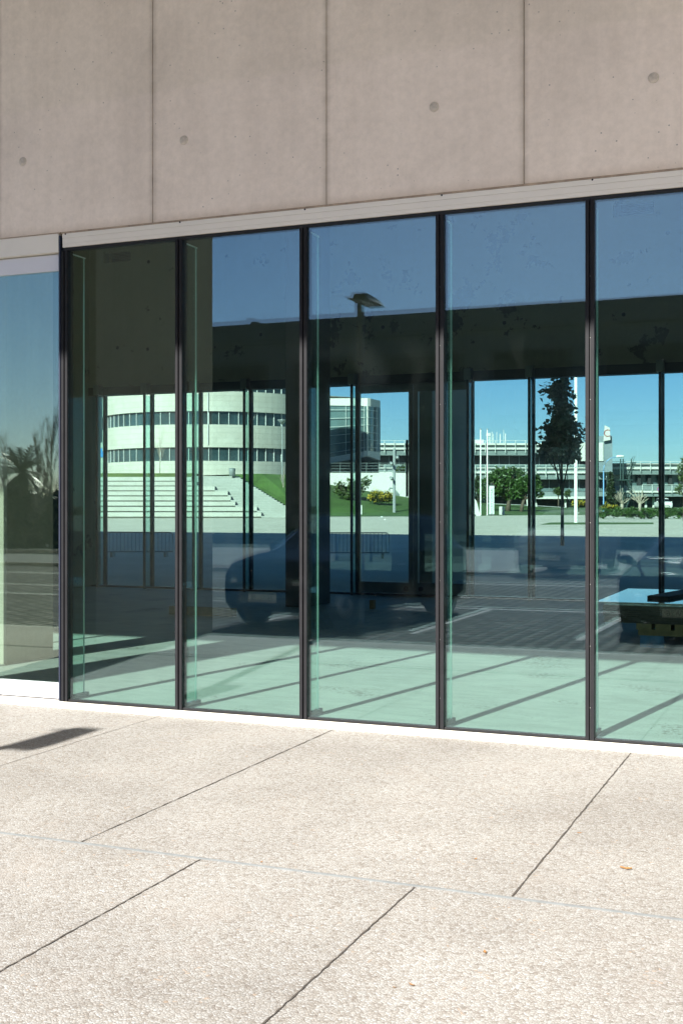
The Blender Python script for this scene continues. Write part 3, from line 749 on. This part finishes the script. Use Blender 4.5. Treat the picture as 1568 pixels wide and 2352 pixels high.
# ================================================================== BEYOND THE REAR GLASS
pale = stonewall('pale_stone', (.52, .51, .45), 1.9, .56, .03, .80)
stepm = stonewall('step_stone', (.47, .475, .43), 1.3, .5, .02, .8)
pavem = stonewall('stair_stone', (.40, .415, .385), .7, .166, .022, .72)
lawn_m = grassmat('lawn_grass', (.05, .105, .02)); dgrass = grassmat('dull_grass', (.09, .13, .035))
fglass = plain('far_window_glass', (.030, .055, .062), .06, var=.6, scale=.35)
fglass2 = plain('far_box_glass', (.10, .16, .165), .10, var=.25, scale=.25)
mullm = plain('far_mullion', (.55, .58, .56), .5); dark = plain('dark_recess', (.02, .024, .026), .7); white = plain('white_render', (.60, .60, .565), .7, var=.05, scale=.3)
slat = plain('grey_slats', (.17, .21, .21), .6, var=.1, scale=.5); bluew = plain('shaded_blue_wall', (.20, .25, .28), .8, var=.08, scale=.3)
# round building
RB = far('round_building', 'round pale stone building with two ribbon windows above the terraces', 'building', 485, 138.3, 4.2)
RR = 12.3; zb0 = 4.2
def cyl(name, r, z0, z1, m): return MB().lathe([(r, z0 - zb0), (r, z1 - zb0)], n=96).build(name, m, RB)
for z0, z1 in ((4.2, 6.27), (7.7, 10.1), (11.5, 13.62), (15.1, 18.0)): cyl('stone_band', RR, z0, z1, pale)
for z0, z1 in ((6.274, 7.696), (10.104, 11.496), (13.624, 15.096)):
    o = cyl('window_band', RR - .30, z0, z1, fglass); mb = MB()
    for k in range(72):
        a = 2 * math.pi * k / 72; c, s = math.cos(a), math.sin(a); r0 = RR - .29; p = [(r0*c - .03*s, r0*s + .03*c), (r0*c + .03*s, r0*s - .03*c), ((r0+.10)*c + .03*s, (r0+.10)*s - .03*c), ((r0+.10)*c - .03*s, (r0+.10)*s + .03*c)]
        mb.prism(p, z0 - zb0 + .03, z1 - zb0 - .03)
    mb.build('window_mullions', mullm, o)
MB().lathe([(RR - .8, 18.004 - zb0), (.5, 18.4 - zb0)], n=64).build('roof', pale, RB)
MB().tube([(1.0, -RR - .04, 3.8), (1.0, -RR - .04, 9.3)], .05, 6).build('downpipe', mullm, RB)
AN = far('dark_annex', 'dark glazed block at the left of the round building', 'building', 190, 150, .4)
w0 = du(60, 150, 190, 150); w1 = du(240, 150, 190, 150)
MB().box(w0, w1, 0, 12, 0, 19).build('wall', dark, AN)
for k in range(5): MB().box(w0 + .2, w1 - .1, -.06, -.004, 2.5 + k*3.2, 4.5 + k*3.2).build('window', fglass, AN)
MB().box(w1 - 3.0, w1 + .4, -.6, -.1, 0, 9.0).build('low_wall', pale, AN); 
MB().box(w1 - 1.2, w1 + .25, -.70, -.604, 7.2, 8.3).build('blue_banner', plain('banner_blue', (.02, .22, .62), .6, var=.05), AN)

# terraces and stair
TS = far('terraced_steps', 'white stone terraces stepping up to the round building with grass on top', 'steps', 420, 110, .44)
def X_(px, d): return du(px, d, 420, 110)
ends = [600, 590, 540, 530, 523, 493, 452, 440]
for i in range(8):
    d = 110 + 1.5 * i; mb = MB(); x0 = X_(90, d); x1 = X_(ends[i], d)
    mb.box(x0, x1, 1.5*i, 1.5*i + 1.75, .5*i + .11, .5*(i+1)); mb.box(x0, x1 - .02, 1.5*i + .22, 1.5*i + 1.74, .5*i - .05, .5*i + .109)
    mb.build('terrace', stepm, TS)
MB().box(X_(90, 122), X_(447, 122), 12.3, 18, 3.7, 4.42).build('grass_top', dgrass, TS)
SR = far('stone_stair', 'broad paved stair rising diagonally beside the terraces', 'stair', 560, 110, .44)
ss = MB()
for k in range(25):
    d = 110 + .5 * k; i = min(7, k // 3); z = .165 * (k + 1); yl = 1160.2 - (z + .44 - 1.6) * 2753 / d; rx = 704 - (1190 - yl) * (704 - 540) / (1190 - 1089)
    ss.box(du(ends[i], d, 560, 110) + .005, du(rx, d, 560, 110), .5*k, 14.0 - .001*k, z - .165, z - .0005*k)
ss.build('stair_flight', pavem, SR)
# lawns
def sheet_(name, rows, mat, label=None):
    mb = MB(); nn = len(rows[0])
    vs = [(*site(px, d), z) for r in rows for px, d, z in r]
    mb.add(vs, [(j*nn+i, j*nn+i+1, (j+1)*nn+i+1, (j+1)*nn+i) for j in range(len(rows)-1) for i in range(nn-1)])
    return structure(mb.build(name, mat))
top = [(400, 4.6), (540, 4.85), (600, 4.86), (657, 4.75), (762, 3.9), (800, 3.55), (850, 3.15), (935, 2.5), (1010, 2.0), (1090, 1.5)]
rows = []
for f in (0, .15, .4, .7, 1):
    r = []
    for px, zt in top:
        z0 = .50; g = f ** .85
        pxx = px if px >= 657 else px + (1 - f) * (705 - px) * .98
        r.append((pxx, 117.5 + 19 * f if px > 700 else 110.2 + 14 * f + (2 if px < 560 else 0), z0 + (zt - z0) * g))
    rows.append(r)
sheet_('lawn', rows, lawn_m)
rows = [[(px, 122 + (px - 1090) * .01, .52) for px in (1060, 1150, 1250, 1400, 1700)], [(px, 140, .9) for px in (1060, 1150, 1250, 1400, 1700)], [(px, 165, zz) for px, zz in ((1060, 2.0), (1150, 1.8), (1250, 1.3), (1400, 1.1), (1700, 1.0))], [(px, 215, 1.2) for px in (1060, 1150, 1250, 1400, 1700)]]
sheet_('park_lawn', rows, lawn_m)
pth = [[(1120, 158, 1.78), (1200, 156, 1.60), (1300, 148, 1.28)], [(1120, 160, 1.84), (1200, 158, 1.66), (1300, 150, 1.34)]]
sheet_('garden_path', pth, white)
sheet_('terrace_ground', [[(400, 124.5, 4.62), (560, 126, 4.84), (760, 139, 4.9), (1010, 139, 4.9)], [(400, 175, 4.7), (560, 175, 4.9), (760, 175, 5.0), (1010, 175, 5.0)]], pm)

# white retaining wall with door and vents
RW = far('retaining_wall', 'white retaining wall with a door and small vents behind the lawn', 'wall', 850, 137, .5)
def XW(px): return du(px, 137, 850, 137)
MB().box(XW(655), XW(1000), 0, 1.2, 0, 4.8).build('wall_face', white, RW)
for px in (806.5, 878+65): MB().box(XW(px) - .22, XW(px) + .22, -.03, -.003, 3.05, 3.55).build('vent', slat, RW)
dr = MB().box(XW(893.5), XW(907), -.05, -.004, 1.75, 3.1).build('door', slat, RW); MB().box(XW(895.2), XW(905.3), -.07, -.052, 1.95, 2.95).build('door_panel', white, dr)
MB().slab([(XW(908.5), 1.5), (XW(914), 1.5), (XW(917), 2.35), (XW(908.5), 2.85)], -.06, -.004).build('wedge_shadow', slat, RW)  # flat grey wedge standing in for a shadow on the wall
rl = MB()
for k in range(4): rl.tube([(XW(655), .3, 4.95 + k*.32), (XW(1000), .3, 4.95 + k*.32)], .025, 5)
for k in range(12): rl.tube([(XW(660) + k*1.5, .3, 4.8), (XW(660) + k*1.5 + .05, .3, 6.0)], .03, 5)
rl.build('railing', slat, RW)
# glass box
GB = far('glass_box', 'raised white-framed glass box with a gridded facade and sloping underside', 'building', 844, 150, 5.0)
def XB(px, d): return du(px, d, 844, 150)
def quadwall(nm, a, b, za0, za1, zb0_, zb1, m, t=.25, off=0.0, par=GB):   # a,b=(x,y) plan; upright quad
    ax, ay = a; bx, by = b; n_ = Vector((by - ay, ax - bx, 0)).normalized()
    p = [Vector((ax, ay, za0)), Vector((bx, by, zb0_)), Vector((bx, by, zb1)), Vector((ax, ay, za1))]
    p = [q + n_ * off for q in p]; v = p + [q - n_ * t for q in p]
    return MB().add(v, [(0,1,2,3),(7,6,5,4),(1,0,4,5),(2,1,5,6),(3,2,6,7),(0,3,7,4)]).build(nm, m, par)
A_ = (XB(690, 161), 11.0); C_ = (0.0, 0.0); D_ = (XB(873, 155), 5.0); z = lambda py, d: high(py, d) - 5.0
quadwall('fascia', A_, C_, z(923,161)-.4, z(923,161)+.45, z(932.5,150), z(914,150), white, .5)
quadwall('fascia', C_, D_, z(932.5,150), z(914,150), z(937,155), z(920,155), white, .5)
quadwall('glass_front', A_, C_, z(1062,161), z(923,161)-.4, z(1035,150), z(932.5,150), fglass2, .2, -.15)
quadwall('glass_side', C_, D_, z(1035,150), z(932.5,150), z(1038,155), z(937,155), fglass2, .2, -.15)
quadwall('lower_band', A_, C_, z(1077,161), z(1062,161), z(1047,150), z(1035,150), white, .5)
quadwall('lower_band', C_, D_, z(1047,150), z(1035,150), z(1057,155), z(1038,155), white, .5)
MB().add([(A_[0],A_[1],z(1077,161)),(0,0,z(1047,150)),(D_[0],D_[1],z(1057,155)),(D_[0]-3,D_[1]+9,z(1057,155)),(A_[0],A_[1]+8,z(1077,161))], [(0,1,2,3,4)]).build('underside', slat, GB)
MB().add([(A_[0],A_[1],z(905,161)),(0,0,z(914,150)),(D_[0],D_[1],z(920,155)),(D_[0]-3,D_[1]+9,z(920,155)),(A_[0],A_[1]+8,z(905,161))], [(4,3,2,1,0)]).build('roof', white, GB)
quadwall('corner_post', (-.25,.25), (.02,-.02), z(1035,150), z(932,150), z(1035,150), z(932,150), white, .1, .02)
quadwall('end_post', (D_[0]-.62,D_[1]-.62*D_[1]/D_[0]), D_, z(1038,155), z(936,155), z(1038,155), z(937,155), bluew, .2, .02)
gr = MB()
for i in range(1, 7):
    f = i / 6.0 - .08
    gr.tube([(A_[0], A_[1] - .12, z(923,161)-.4 + (z(1062,161)-z(923,161)+.4) * f), (0, -.12, z(932.5,150) + (z(1035,150)-z(932.5,150)) * f)], .035, 5)
    gr.tube([(.1, .0, z(932.5,150) + (z(1035,150)-z(932.5,150)) * f), (D_[0]*.8, D_[1]*.8 - .06, z(937,155) + (z(1038,155)-z(937,155)) * f)], .05, 5)
for f in (.2, .45, .69, .95):
    q = Vector((A_[0], A_[1])).lerp(Vector(C_), f); gr.tube([(q.x, q.y - .12, z(1062,161) + (z(1035,150)-z(1062,161))*f), (q.x, q.y - .12, z(923,161)-.4 + (z(932.5,150)-z(923,161)+.4)*f)], .035, 5)
for f in (.08, .40, .72): gr.tube([(D_[0]*f, D_[1]*f - .06, z(1036,151)), (D_[0]*f, D_[1]*f - .06, z(934,151))], .05, 5)
gr.build('glazing_grid', mullm, GB)
MB().box(XB(660, 161), XB(868, 161), 9, 18, -.2, z(1062,161)).build('recessed_base', dark, GB)

# terraced office building
OB = far('office_building', 'long low office building with white balcony bands and slatted fronts', 'building', 1240, 200, .9)
def band(nm, px0, px1, y0, y1, m, out=0.0, d=200, deep=6.0, par=OB):
    return MB().box(du(px0, d, 1240, 200), du(px1, d, 1240, 200), d - 200 - out, d - 200 + deep, high(y1, d) - .9, high(y0, d) - .9).build(nm, m, par)
for y0, y1, m, out, nm in ((1018.5,1022.5,white,1.0,'white_band'),(1022.6,1028.6,slat,.5,'grey_band'),(1028.7,1033,white,1.1,'white_band'),(1033.1,1046,slat,.8,'slat_band'),(1046.1,1074,dark,-1.2,'window_band'),
        (1074.1,1076,white,1.0,'white_band'),(1076.1,1083,slat,.7,'grey_band'),(1083.1,1087.5,white,1.2,'white_band'),(1087.6,1101,slat,.8,'slat_band'),(1101.1,1129,dark,-1.2,'window_band'),(1129.1,1140,slat,.4,'grey_band'),(1140.1,1172,dark,-1.5,'ground_storey')):
    band(nm, 780, 1396, y0, y1, m, out)
for y0, y1 in ((1047, 1073), (1102, 1128)):
    mb = MB()
    for k in range(26): px = 800 + k * 23; mb.box(du(px, 201, 1240, 200), du(px, 201, 1240, 200) + .12, 1.0, 1.19, high(y1, 201) - .9, high(y0, 201) - .9)
    mb.build('window_frames', slat, OB)
    band('blinds', 880, 1390, y1 - 7, y1, plain('blind_%d' % y0, (.10, .15, .155), .6, var=.3, scale=.6), -1.1)
for x0, x1, yy in ((1206, 1346, 1140.5),): band('entrance_canopy', x0, x1, yy, yy + 5.5, white, 3.0)
for px in (1213, 1232, 1300, 1340): MB().tube([(du(px, 198, 1240, 200), -2, 0), (du(px - 3, 198, 1240, 200), -2, high(1146, 198) - .9)], [.25, .15], 6).build('slanted_post', white, OB)
def rails(px0, px1, step, y0, y1, d, out):
    mb = MB(); k = px0
    while k < px1: mb.box(du(k, d, 1240, 200) - .05, du(k, d, 1240, 200) + .05, d - 200 - out - .12, d - 200 - out - .02, high(y1, d) - .9, high(y0, d) - .9); k += step
    mb.box(du(px0, d, 1240, 200), du(px1, d, 1240, 200), d - 200 - out - .10, d - 200 - out - .04, high(y0 + .8, d) - .9, high(y0, d) - .9)
    return mb.build('railing', mullm, OB)
rails(790, 1396, 23, 1012.5, 1040, 200, 1.15); rails(790, 1396, 23, 1068, 1097, 200, 1.25)
for y0, y1, m, out, nm in ((1064,1066.5,white,.9,'white_band'),(1066.6,1072.9,slat,.4,'grey_band'),(1073,1078,white,1.1,'white_band'),(1078.1,1090,slat,.8,'slat_band'),(1090.1,1115,fglass2,-1.0,'window_band'),(1115.1,1127,slat,.1,'grey_band'),(1127.1,1131.5,white,1.2,'white_band'),(1131.6,1140.5,slat,.9,'slat_band'),(1140.6,1172,dark,-1.5,'ground_storey')):
    band(nm, 1397, 1660, y0, y1, m, out, 205)
rails(1399, 1660, 22.5, 1060, 1083, 205, 1.2); rails(1470, 1660, 22.5, 1113, 1134, 205, 1.3)
mb = MB()
for k in range(9): px = 1440 + k * 24; mb.box(du(px, 205, 1240, 200), du(px, 205, 1240, 200) + .5, 5.0, 5.9, high(1114, 205) - .9, high(1091, 205) - .9)
mb.build('window_piers', dark, OB)
mb = MB()
for px in (1484, 1502, 1524, 1530): mb.box(du(px, 205, 1240, 200), du(px, 205, 1240, 200) + .35, 6.0, 6.45, 0, high(1142, 205) - .9)
mb.build('white_posts', white, OB)
band('stair_tower', 1366, 1399, 1003, 1085, bluew, 2.2)
band('roof_hut', 1080, 1112, 1009, 1018, white, -1)
sg_ = band('roof_sign', 1328, 1378, 1018, 1060, white, 2.4, deep=-2.0)
sgx = du(1362, 197.5, 1240, 200); sgz = high(1033, 197.5) - .9
sm_ = plain('sign_grey', (.12, .17, .17), .6)
lettering('sign_letter', 'G', 2.3, sm_, sg_, Matrix.Translation((sgx, -2.42, sgz)) @ FACE_Y, .02)
tp = MB().slab([(-.55, 0), (.55, .2), (.45, 2.2), (-.35, 2.6)], -.15, .15).build('tower_sign', white, OB); tp.location = (du(1394, 197, 1240, 200), -2.7, high(1013, 197) - .9)
lettering('sign_letter', 'C', 1.7, plain('sign_red', (.30, .10, .10), .6), tp, Matrix.Translation((.0, -.16, 1.25)) @ FACE_Y, .015)
an = MB()
for px, t_, r in ((1126, 995, .09), (1129, 992, .07), (1133, 990, .07), (1136, 994, .06), (1144, 990, .05), (1152, 995, .12), (1160, 985, .05), (1164, 994, .10)):
    an.tube([(du(px, 200, 1240, 200), 2, high(1019, 200) - .9), (du(px, 200, 1240, 200), 2, high(t_, 200) - .9)], r, 6)
an.box(du(1120, 200, 1240, 200), du(1129, 200, 1240, 200), 1.8, 2.6, high(1000, 200) - .9, high(993, 200) - .9)
an.build('antennas', mullm, OB)
# outside stair against the office building
FS = far('escape_stair', 'dark green zigzag escape stair in front of the lower office wing', 'stair', 1437, 180, 1.0)
gm2 = plain('stair_green', (.03, .065, .06), .6)
def XE(px): return du(px, 180, 1437, 180)
f1 = MB(); 
for (xa, za), (xb, zb) in (((XE(1434), 0), (XE(1449), 2.6)), ((XE(1449), 2.6), (XE(1437), 4.4)), ((XE(1440), 4.4), (XE(1456), 7.0))):
    for k in range(11):
        f = k / 10; f1.box(xa + (xb-xa)*f - .22, xa + (xb-xa)*f + .22, -.6, .6, za + (zb-za)*f, za + (zb-za)*f + .07)
    for y_ in (-.62, .62):
        f1.tube([(xa, y_, za), (xb, y_, zb)], .06, 5); f1.tube([(xa, y_, za + 1), (xb, y_, zb + 1)], .035, 5)
f1.build('flights', gm2, FS)
MB().box(XE(1418), XE(1450), -.8, .8, 4.3, 4.42).build('landing', gm2, FS)
for px in (1427, 1433, 1452): MB().tube([(XE(px), .7, -.1), (XE(px), .7, 7.6)], .10, 6).build('post', gm2, FS)

# trees and shrubs beyond the glass
LG = leafmat('bright_leaf', (.035, .085, .014)); LB = leafmat('shrub_leaf', (.05, .085, .02)); LM = leafmat('magnolia_leaf', (.13, .155, .075)); LY = leafmat('yellow_flower', (.42, .33, .03))
def blob(px0, d0, zbase, L): # (px, py, r_px, rz_px) as seen at d0
    s = d0 / 2753
    return [((px - px0) * s, dy, high(py, d0) - zbase, rp * s, rp * s * .9, rz * s) for px, py, rp, rz, dy in L]
def tree(name, label, px, d, zb, blobs, n, size, lm_, th_, tr, seed, group=None, lean=0.0, hollow=.5, bark=BARK, clump=1.0):
    T = far(name, label, 'tree', px, d, zb, group); bl = blob(px, d, zb, blobs)
    trunk(T, th_, tr, bl, bark, lean, seed); crown('crown', bl, n, size, lm_, T, seed, hollow, clump); return T
tree('spreading_tree', 'round green tree with a forked trunk left of its twin on the lawn', 1166, 140, .95,
     [(1125,1120,30,28,0),(1152,1096,30,24,.5),(1178,1092,26,22,-.4),(1165,1125,36,24,0),(1112,1130,20,18,.3)], 6500, .30, LG, 1.5, .26, 31, 'pair of green lawn trees', .3)
tree('spreading_tree', 'smaller green tree right of its twin, leaning over the lawn', 1197, 138, .9,
     [(1212,1112,30,26,0),(1195,1128,26,22,.4),(1230,1130,22,20,-.3),(1222,1096,18,14,0)], 4500, .28, LG, 1.3, .2, 32, 'pair of green lawn trees', .3)
tree('magnolia_tree', 'slim dark large-leaved tree in the shade close behind the rear glass', 1291, 44, plaza_z(33),
     [(1288,1000,48,84,0),(1286,935,40,66,.1),(1287,880,28,50,-.1),(1312,1030,28,34,.1),(1262,1040,24,34,0)], 3000, .22, LM, 2.0, .062, 33, hollow=.1, clump=1.3)
tree('open_tree', 'open dark-leaved little tree in front of the white retaining wall', 812, 127, 1.6,
     [(783,1122,18,20,0),(806,1112,16,22,.3),(826,1120,20,22,0),(842,1108,14,18,-.2),(800,1138,24,14,0)], 1500, .27, LB, .5, .12, 34, hollow=.3)
conifer('cypress_tree', 'narrow dark cypress beside the blue lamp post', *site(1402, 150), .9, high(1086, 150) - .9, .75, 1600, .3, CL, 35)
conifer('cypress_tree', 'wider dark conifer low behind the flagpoles', *site(1098, 170), 1.6, 4.0, 1.6, 900, .35, CL, 36)
for i, (px, d, y0, rr) in enumerate(((1282, 160, 1128, 11), (1302, 162, 1134, 7))):
    tree('young_tree', ('little round-headed tree by the entrance canopy', 'thin young tree right of the round-headed one')[i], px, d, 1.15, [(px, y0, rr, rr, 0), (px + 4, y0 - 5, rr*.6, rr*.6, .2)], 500, .25, LB, high(y0 + 8, d) - 1.15, .08, 40 + i)
tree('street_tree', 'sparse tree cut by the right edge, above the hedge', 1570, 92, .45, [(1568,1085,16,34,0),(1580,1050,18,20,0),(1560,1120,12,18,0)], 800, .2, LB, 1.8, .07, 45, hollow=.2)
for i, (px, d, zb, yt, lb) in enumerate(((367, 123.6, 4.42, 1005, 'thin bare sapling on the grass strip above the terraces'), (578, 122, 4.2, 960, 'tall bare sapling at the top of the bank by the stair'), (651, 119, 2.3, 1075, 'short bare sapling low on the bank beside the bowl lamp'))):
    x, y = site(px, d); bare('sapling', lb, x, y, zb, high(yt, d) - zb, .045, 2, 50 + i, .3, .6, PALEBARK, 3)
for i, (px, d) in enumerate(((1428, 140), (1469, 142))):
    x, y = site(px, d); T = thing('pollarded_tree', ('pollarded pale tree with knobbly limbs left of the escape stair', 'pollarded pale tree with knobbly limbs right of the escape stair')[i], 'tree', (x, y, .9), 0); rnd = random.Random(60 + i)
    MB().tube([(0,0,-.1), (0,0,.9)], [.2,.17], 8).build('trunk', PALEBARK, T, True); mb = MB()
    for k in range(13):
        a = rnd.uniform(0, 6.28); e = rnd.uniform(.5, 1.3); branch(mb, Vector((0,0,.8)), Vector((math.cos(a)*math.cos(e), math.sin(a)*math.cos(e), math.sin(e))), rnd.uniform(.9, 1.5), .075, 1, rnd, .3, .1, 2)
    mb.build('crown', PALEBARK, T)
def shrub(name, label, px, d, zb, blobs, n, size, m1, m2, seed, group=None):
    T = far(name, label, 'shrub', px, d, zb, group); bl = blob(px, d, zb, blobs); crown('foliage', bl, n, size, m1, T, seed, .35)
    if m2: crown('blossom', [(a, b_ - .1, c + .1, d1*1.04, e*1.04, f*1.06) for a, b_, c, d1, e, f in bl], n // 3, size * .8, m2, T, seed + 1, .85)
    MB().tube([(0,0,-.3), (0,0,.5)], [.06,.04], 6).build('stems', BARK, T)
shrub('flowering_bush', 'rounded bush covered in yellow flowers on the bank beside the camera pole', 872, 125, 1.5, [(862,1142,20,14,0),(880,1140,20,13,.2),(890,1146,12,10,0)], 2200, .22, LB, LY, 70)
shrub('flowering_bush', 'yellow-flowered bush at the foot of the white mast', 1328, 145, .9, [(1326,1158,16,8,0),(1340,1160,10,7,0)], 900, .22, LB, LY, 72)
shrub('flowering_bush', 'low yellow-flowered bush at the foot of the blue lamp', 1395, 132, .7, [(1392,1164,12,6,0),(1412,1166,8,5,0)], 700, .2, LB, LY, 74)
shrub('green_bush', 'bright green hedge mass along the plaza, right behind the rear glass', 1480, 101, .46, [(px, 1181 - (px % 3), 22, 12, (px % 5) * .1) for px in range(1385, 1600, 18)], 9000, .16, LG, None, 76)
shrub('terrace_plant', 'loose plant on the terrace above the retaining wall', 925, 141, 5.0, [(918,1080,14,8,0),(930,1074,10,8,0)], 500, .25, LB, None, 78)
gi = MB(); gi.add([(*site(px, 79), plaza_z(65)+.02) for px in (1236, 1330, 1400, 1500)] + [(*site(px, 83), plaza_z(68)+.10) for px in (1262, 1335, 1400, 1500)] + [(*site(px, 88), plaza_z(72)+.02) for px in (1290, 1340, 1400, 1500)],
       [(j*4+i, j*4+i+1, j*4+i+5, j*4+i+4) for j in (0, 1) for i in range(3)])
structure(gi.build('grass_island', lawn_m))

# posts, poles, signs on the plaza
wp = plain('white_pole', (.78, .78, .75), .4, var=.03); bp = plain('blue_pole', (.18, .36, .60), .5, var=.05); gp = plain('grey_pole', (.28, .31, .31), .5, .2, var=.08)
def pole(name, label, cat, px, d, zb, yt, r, m, group=None):
    T = far(name, label, cat, px, d, zb, group); h = high(yt, d) - zb
    MB().lathe([(r*1.5, -.02), (r*1.5, .06), (r, .07), (r*.85, h)], n=12).build('pole', m, T, True); return T, h
for px, lb in ((1103.3, 'slim white flagpole, the left one of the pair by the totem sign'), (1118.6, 'slim white flagpole right beside the totem sign')):
    T, h = pole('flagpole', lb, 'flagpole', px, 124, .53, 987, .065, wp, 'white flagpoles'); MB().lathe([(.05, h), (.10, h + .06), (.05, h + .14)], n=10).build('finial', gp, T, True)
pole('mast', 'thick white mast rising out of the grass island', 'mast', 1322, 83, plaza_z(68), 830, .115, wp)
T = far('totem_sign', 'tall pale totem sign reading NÚCLEO CENTRAL up its face', 'sign', 1128.6, 123, .5)
hz = high(1116, 123) - .5; MB().box(-.25, .25, -.10, .10, .16, hz).build('panel', plain('totem_face', (.66, .72, .70), .5, var=.02), T)
MB().box(-.25, .25, -.09, .09, -.02, .159).build('plinth', dark, T); MB().box(-.22, .22, -.09, .09, hz + .001, hz + .12).build('cap', dark, T)
MB().lathe([(.14, hz + .121), (.14, hz + .22), (.05, hz + .30)], n=8).build('emblem', dark, T)
lettering('sign_lettering', 'NÚCLEO CENTRAL', .33, ink, T, Matrix.Translation((.02, -.103, hz * .47)) @ FACE_Y @ Matrix.Rotation(R(90), 4, 'Z'), .001)
T, h = pole('camera_pole', 'grey pole carrying security cameras at the lawn edge', 'camera pole', 905, 120, .5, 1030, .15, gp)
for y_, s in ((1050, 1), (1064, -1), (1098, -1)):
    z_ = high(y_, 120) - .5; MB().tube([(s*.1, -.1, z_), (s*.35, -.3, z_ + .05), (s*.28, -.75, z_ - .12)], [.05, .13, .15], 8).build('security_camera', gp, T, True)
T, h = pole('bowl_lamp', 'slim grey lamp post with a bowl-shaped head above the bank', 'street lamp', 648, 121, 3.9, 975, .05, gp)
MB().lathe([(.06, h), (.45, h + .42), (.48, h + .48), (.1, h + .50)], n=16).build('lamp_bowl', gp, T, True)
T, h = pole('curved_lamp', 'blue street lamp with an arm curving right', 'street lamp', 1385.5, 140, .75, 1082, .075, bp)
a = MB().tube([(0,0,h - .02), (.06,0,h + .6), (.35,0,h + 1.15), (.8,0,h + 1.5), (1.5,0,h + 1.68)], [.06,.055,.05,.045,.045], 8).build('arm', bp, T, True)
MB().tube([(1.45,0,h + 1.70), (1.7,0,h + 1.74), (2.3,0,h + 1.72), (2.42,0,h + 1.68)], [.06,.15,.14,.05], 10).build('lamp_head', wp, T, True)
T, h = pole('marker_post', 'small white post on the grass below the open tree', 'post', 830, 118.5, .5, 1160, .05, wp)
T, h = pole('road_sign', 'round no-stopping sign on a grey post near the parked white car', 'road sign', 1515, 150, .9, 1122, .04, gp)
MB().lathe([(.36, 0), (.36, .03)], (0, -.06, h - .1), 24, axis='y').build('disc_rim', plain('sign_rim', (.42, .10, .18), .5), T)
MB().lathe([(.27, 0), (.27, -.012)], (0, -.061, h - .1), 24, axis='y').build('disc_face', plain('sign_face', (.16, .16, .42), .5), T)
MB().slab([(-.18, h - .82), (.18, h - .82), (.18, h - .52), (-.18, h - .52)], -.07, -.05).build('side_plate', wp, T)
T = far('litter_bin', 'grey cylindrical litter bin at the head of the stair', 'bin', 533, 121.5, 4.56)
MB().lathe([(.30, 0), (.33, .62), (.33, .70)], n=16).build('bin_body', gp, T, True); MB().lathe([(.36, .701), (.36, .76), (.1, .80)], n=16).build('bin_lid', slat, T, True)
T = far('slanted_slab', 'white leaning stone slab left of the flagpoles', 'sculpture', 1095, 121, .5)
MB().slab([(-.35, 0), (.35, 0), (-.05, 1.5), (-.35, 1.9)], -.1, .1).build('slab', white, T)
T = far('stone_post', 'short weathered stone block on the lawn right of the totem sign', 'stone', 1152, 126, .6)
MB().prism([(-.3,-.2),(.28,-.2),(.26,.2),(-.27,.2)], -.05, .85).build('block', white, T, bevel=.05)
barm = plain('galvanised', (.20, .23, .25), .6, .2)
def barrier(label, px, d):
    T = far('steel_barrier', label, 'barrier', px, d, plaza_z(site(px, d)[1]), 'steel barriers in the shade')
    m = MB().tube([(-1.0,0,.16), (-1.0,0,.68), (-.92,0,.74), (.92,0,.74), (1.0,0,.68), (1.0,0,.16), (-1.0,0,.16)], .018, 6).build('frame', barm, T, True)
    b_ = MB()
    for k in range(17): b_.tube([(-.9 + k*.1125, 0, .165), (-.9 + k*.1125, 0, .735)], .008, 5)
    b_.build('bars', barm, T)
    for x in (-.8, .8): MB().box(x - .03, x + .03, -.25, .25, 0, .16).build('foot', barm, T)
barrier('steel crowd barrier in the shade in front of the terraces', 320, 36)
barrier('steel crowd barrier in the shade behind the closed left door leaf', 815, 35)
x, y = site(1523, 168); make_car('tall', 'white car parked far off below the lower office wing', '28-44-PL', wht_p, (x, y, 1.0), R(200), 'cars by the office building')

# ------------------------------------------------------------------ litter on the paving
lf_m = plain('dry_leaf', (.33, .17, .06), .8, var=.3, scale=60)
for i, (px, py, s, lb) in enumerate(((1437, 1998, .034, 'curled ochre leaf, largest on the paving, right of the long joint'), (1092, 1865+110, .016, 'tiny ochre scrap above the metal strip in the middle'), (945, 2265, .022, 'rust-coloured leaf scrap low right of centre'),
        (1030, 2466, .020, 'reddish leaf scrap near the bottom edge'), (1113, 2190, .020, 'thin brown twig-like scrap below the metal strip'), (1330, 1915, .014, 'small orange scrap by the right joint'), (600, 1982, .014, 'orange speck touching the metal strip'), (905, 2270, .012, 'pale ochre speck beside the rust-coloured scrap'))):
    d = 1.65 * 2753 / (py - 1160.2); x, y = site(px, d); a = i * 1.3
    m = MB(); n = 7; top_ = [(s * (k / (n-1) - .5) * 1.6, s * .30 * math.sin(math.pi * k / (n-1)) * (1 + .3 * math.sin(k * 2.1 + i)), s * (.10 + .30 * abs(k / (n-1) - .5))) for k in range(n)]
    m.add([(p[0], p[1], p[2] + .10 * s) for p in top_] + [(p[0], -p[1] * .8, p[2]) for p in top_] + [(p[0], 0, p[2] - .08 * s) for p in top_], [(k, k+1, 2*n+k+1, 2*n+k) for k in range(n-1)] + [(2*n+k, 2*n+k+1, n+k+1, n+k) for k in range(n-1)])
    o = m.build('dry_leaf', lf_m, smooth=True); o.location = (x, y, TERR_Z + .001); o.rotation_euler = (0, 0, a); tag(o, lb, 'leaf', 'dry leaves on the paving')
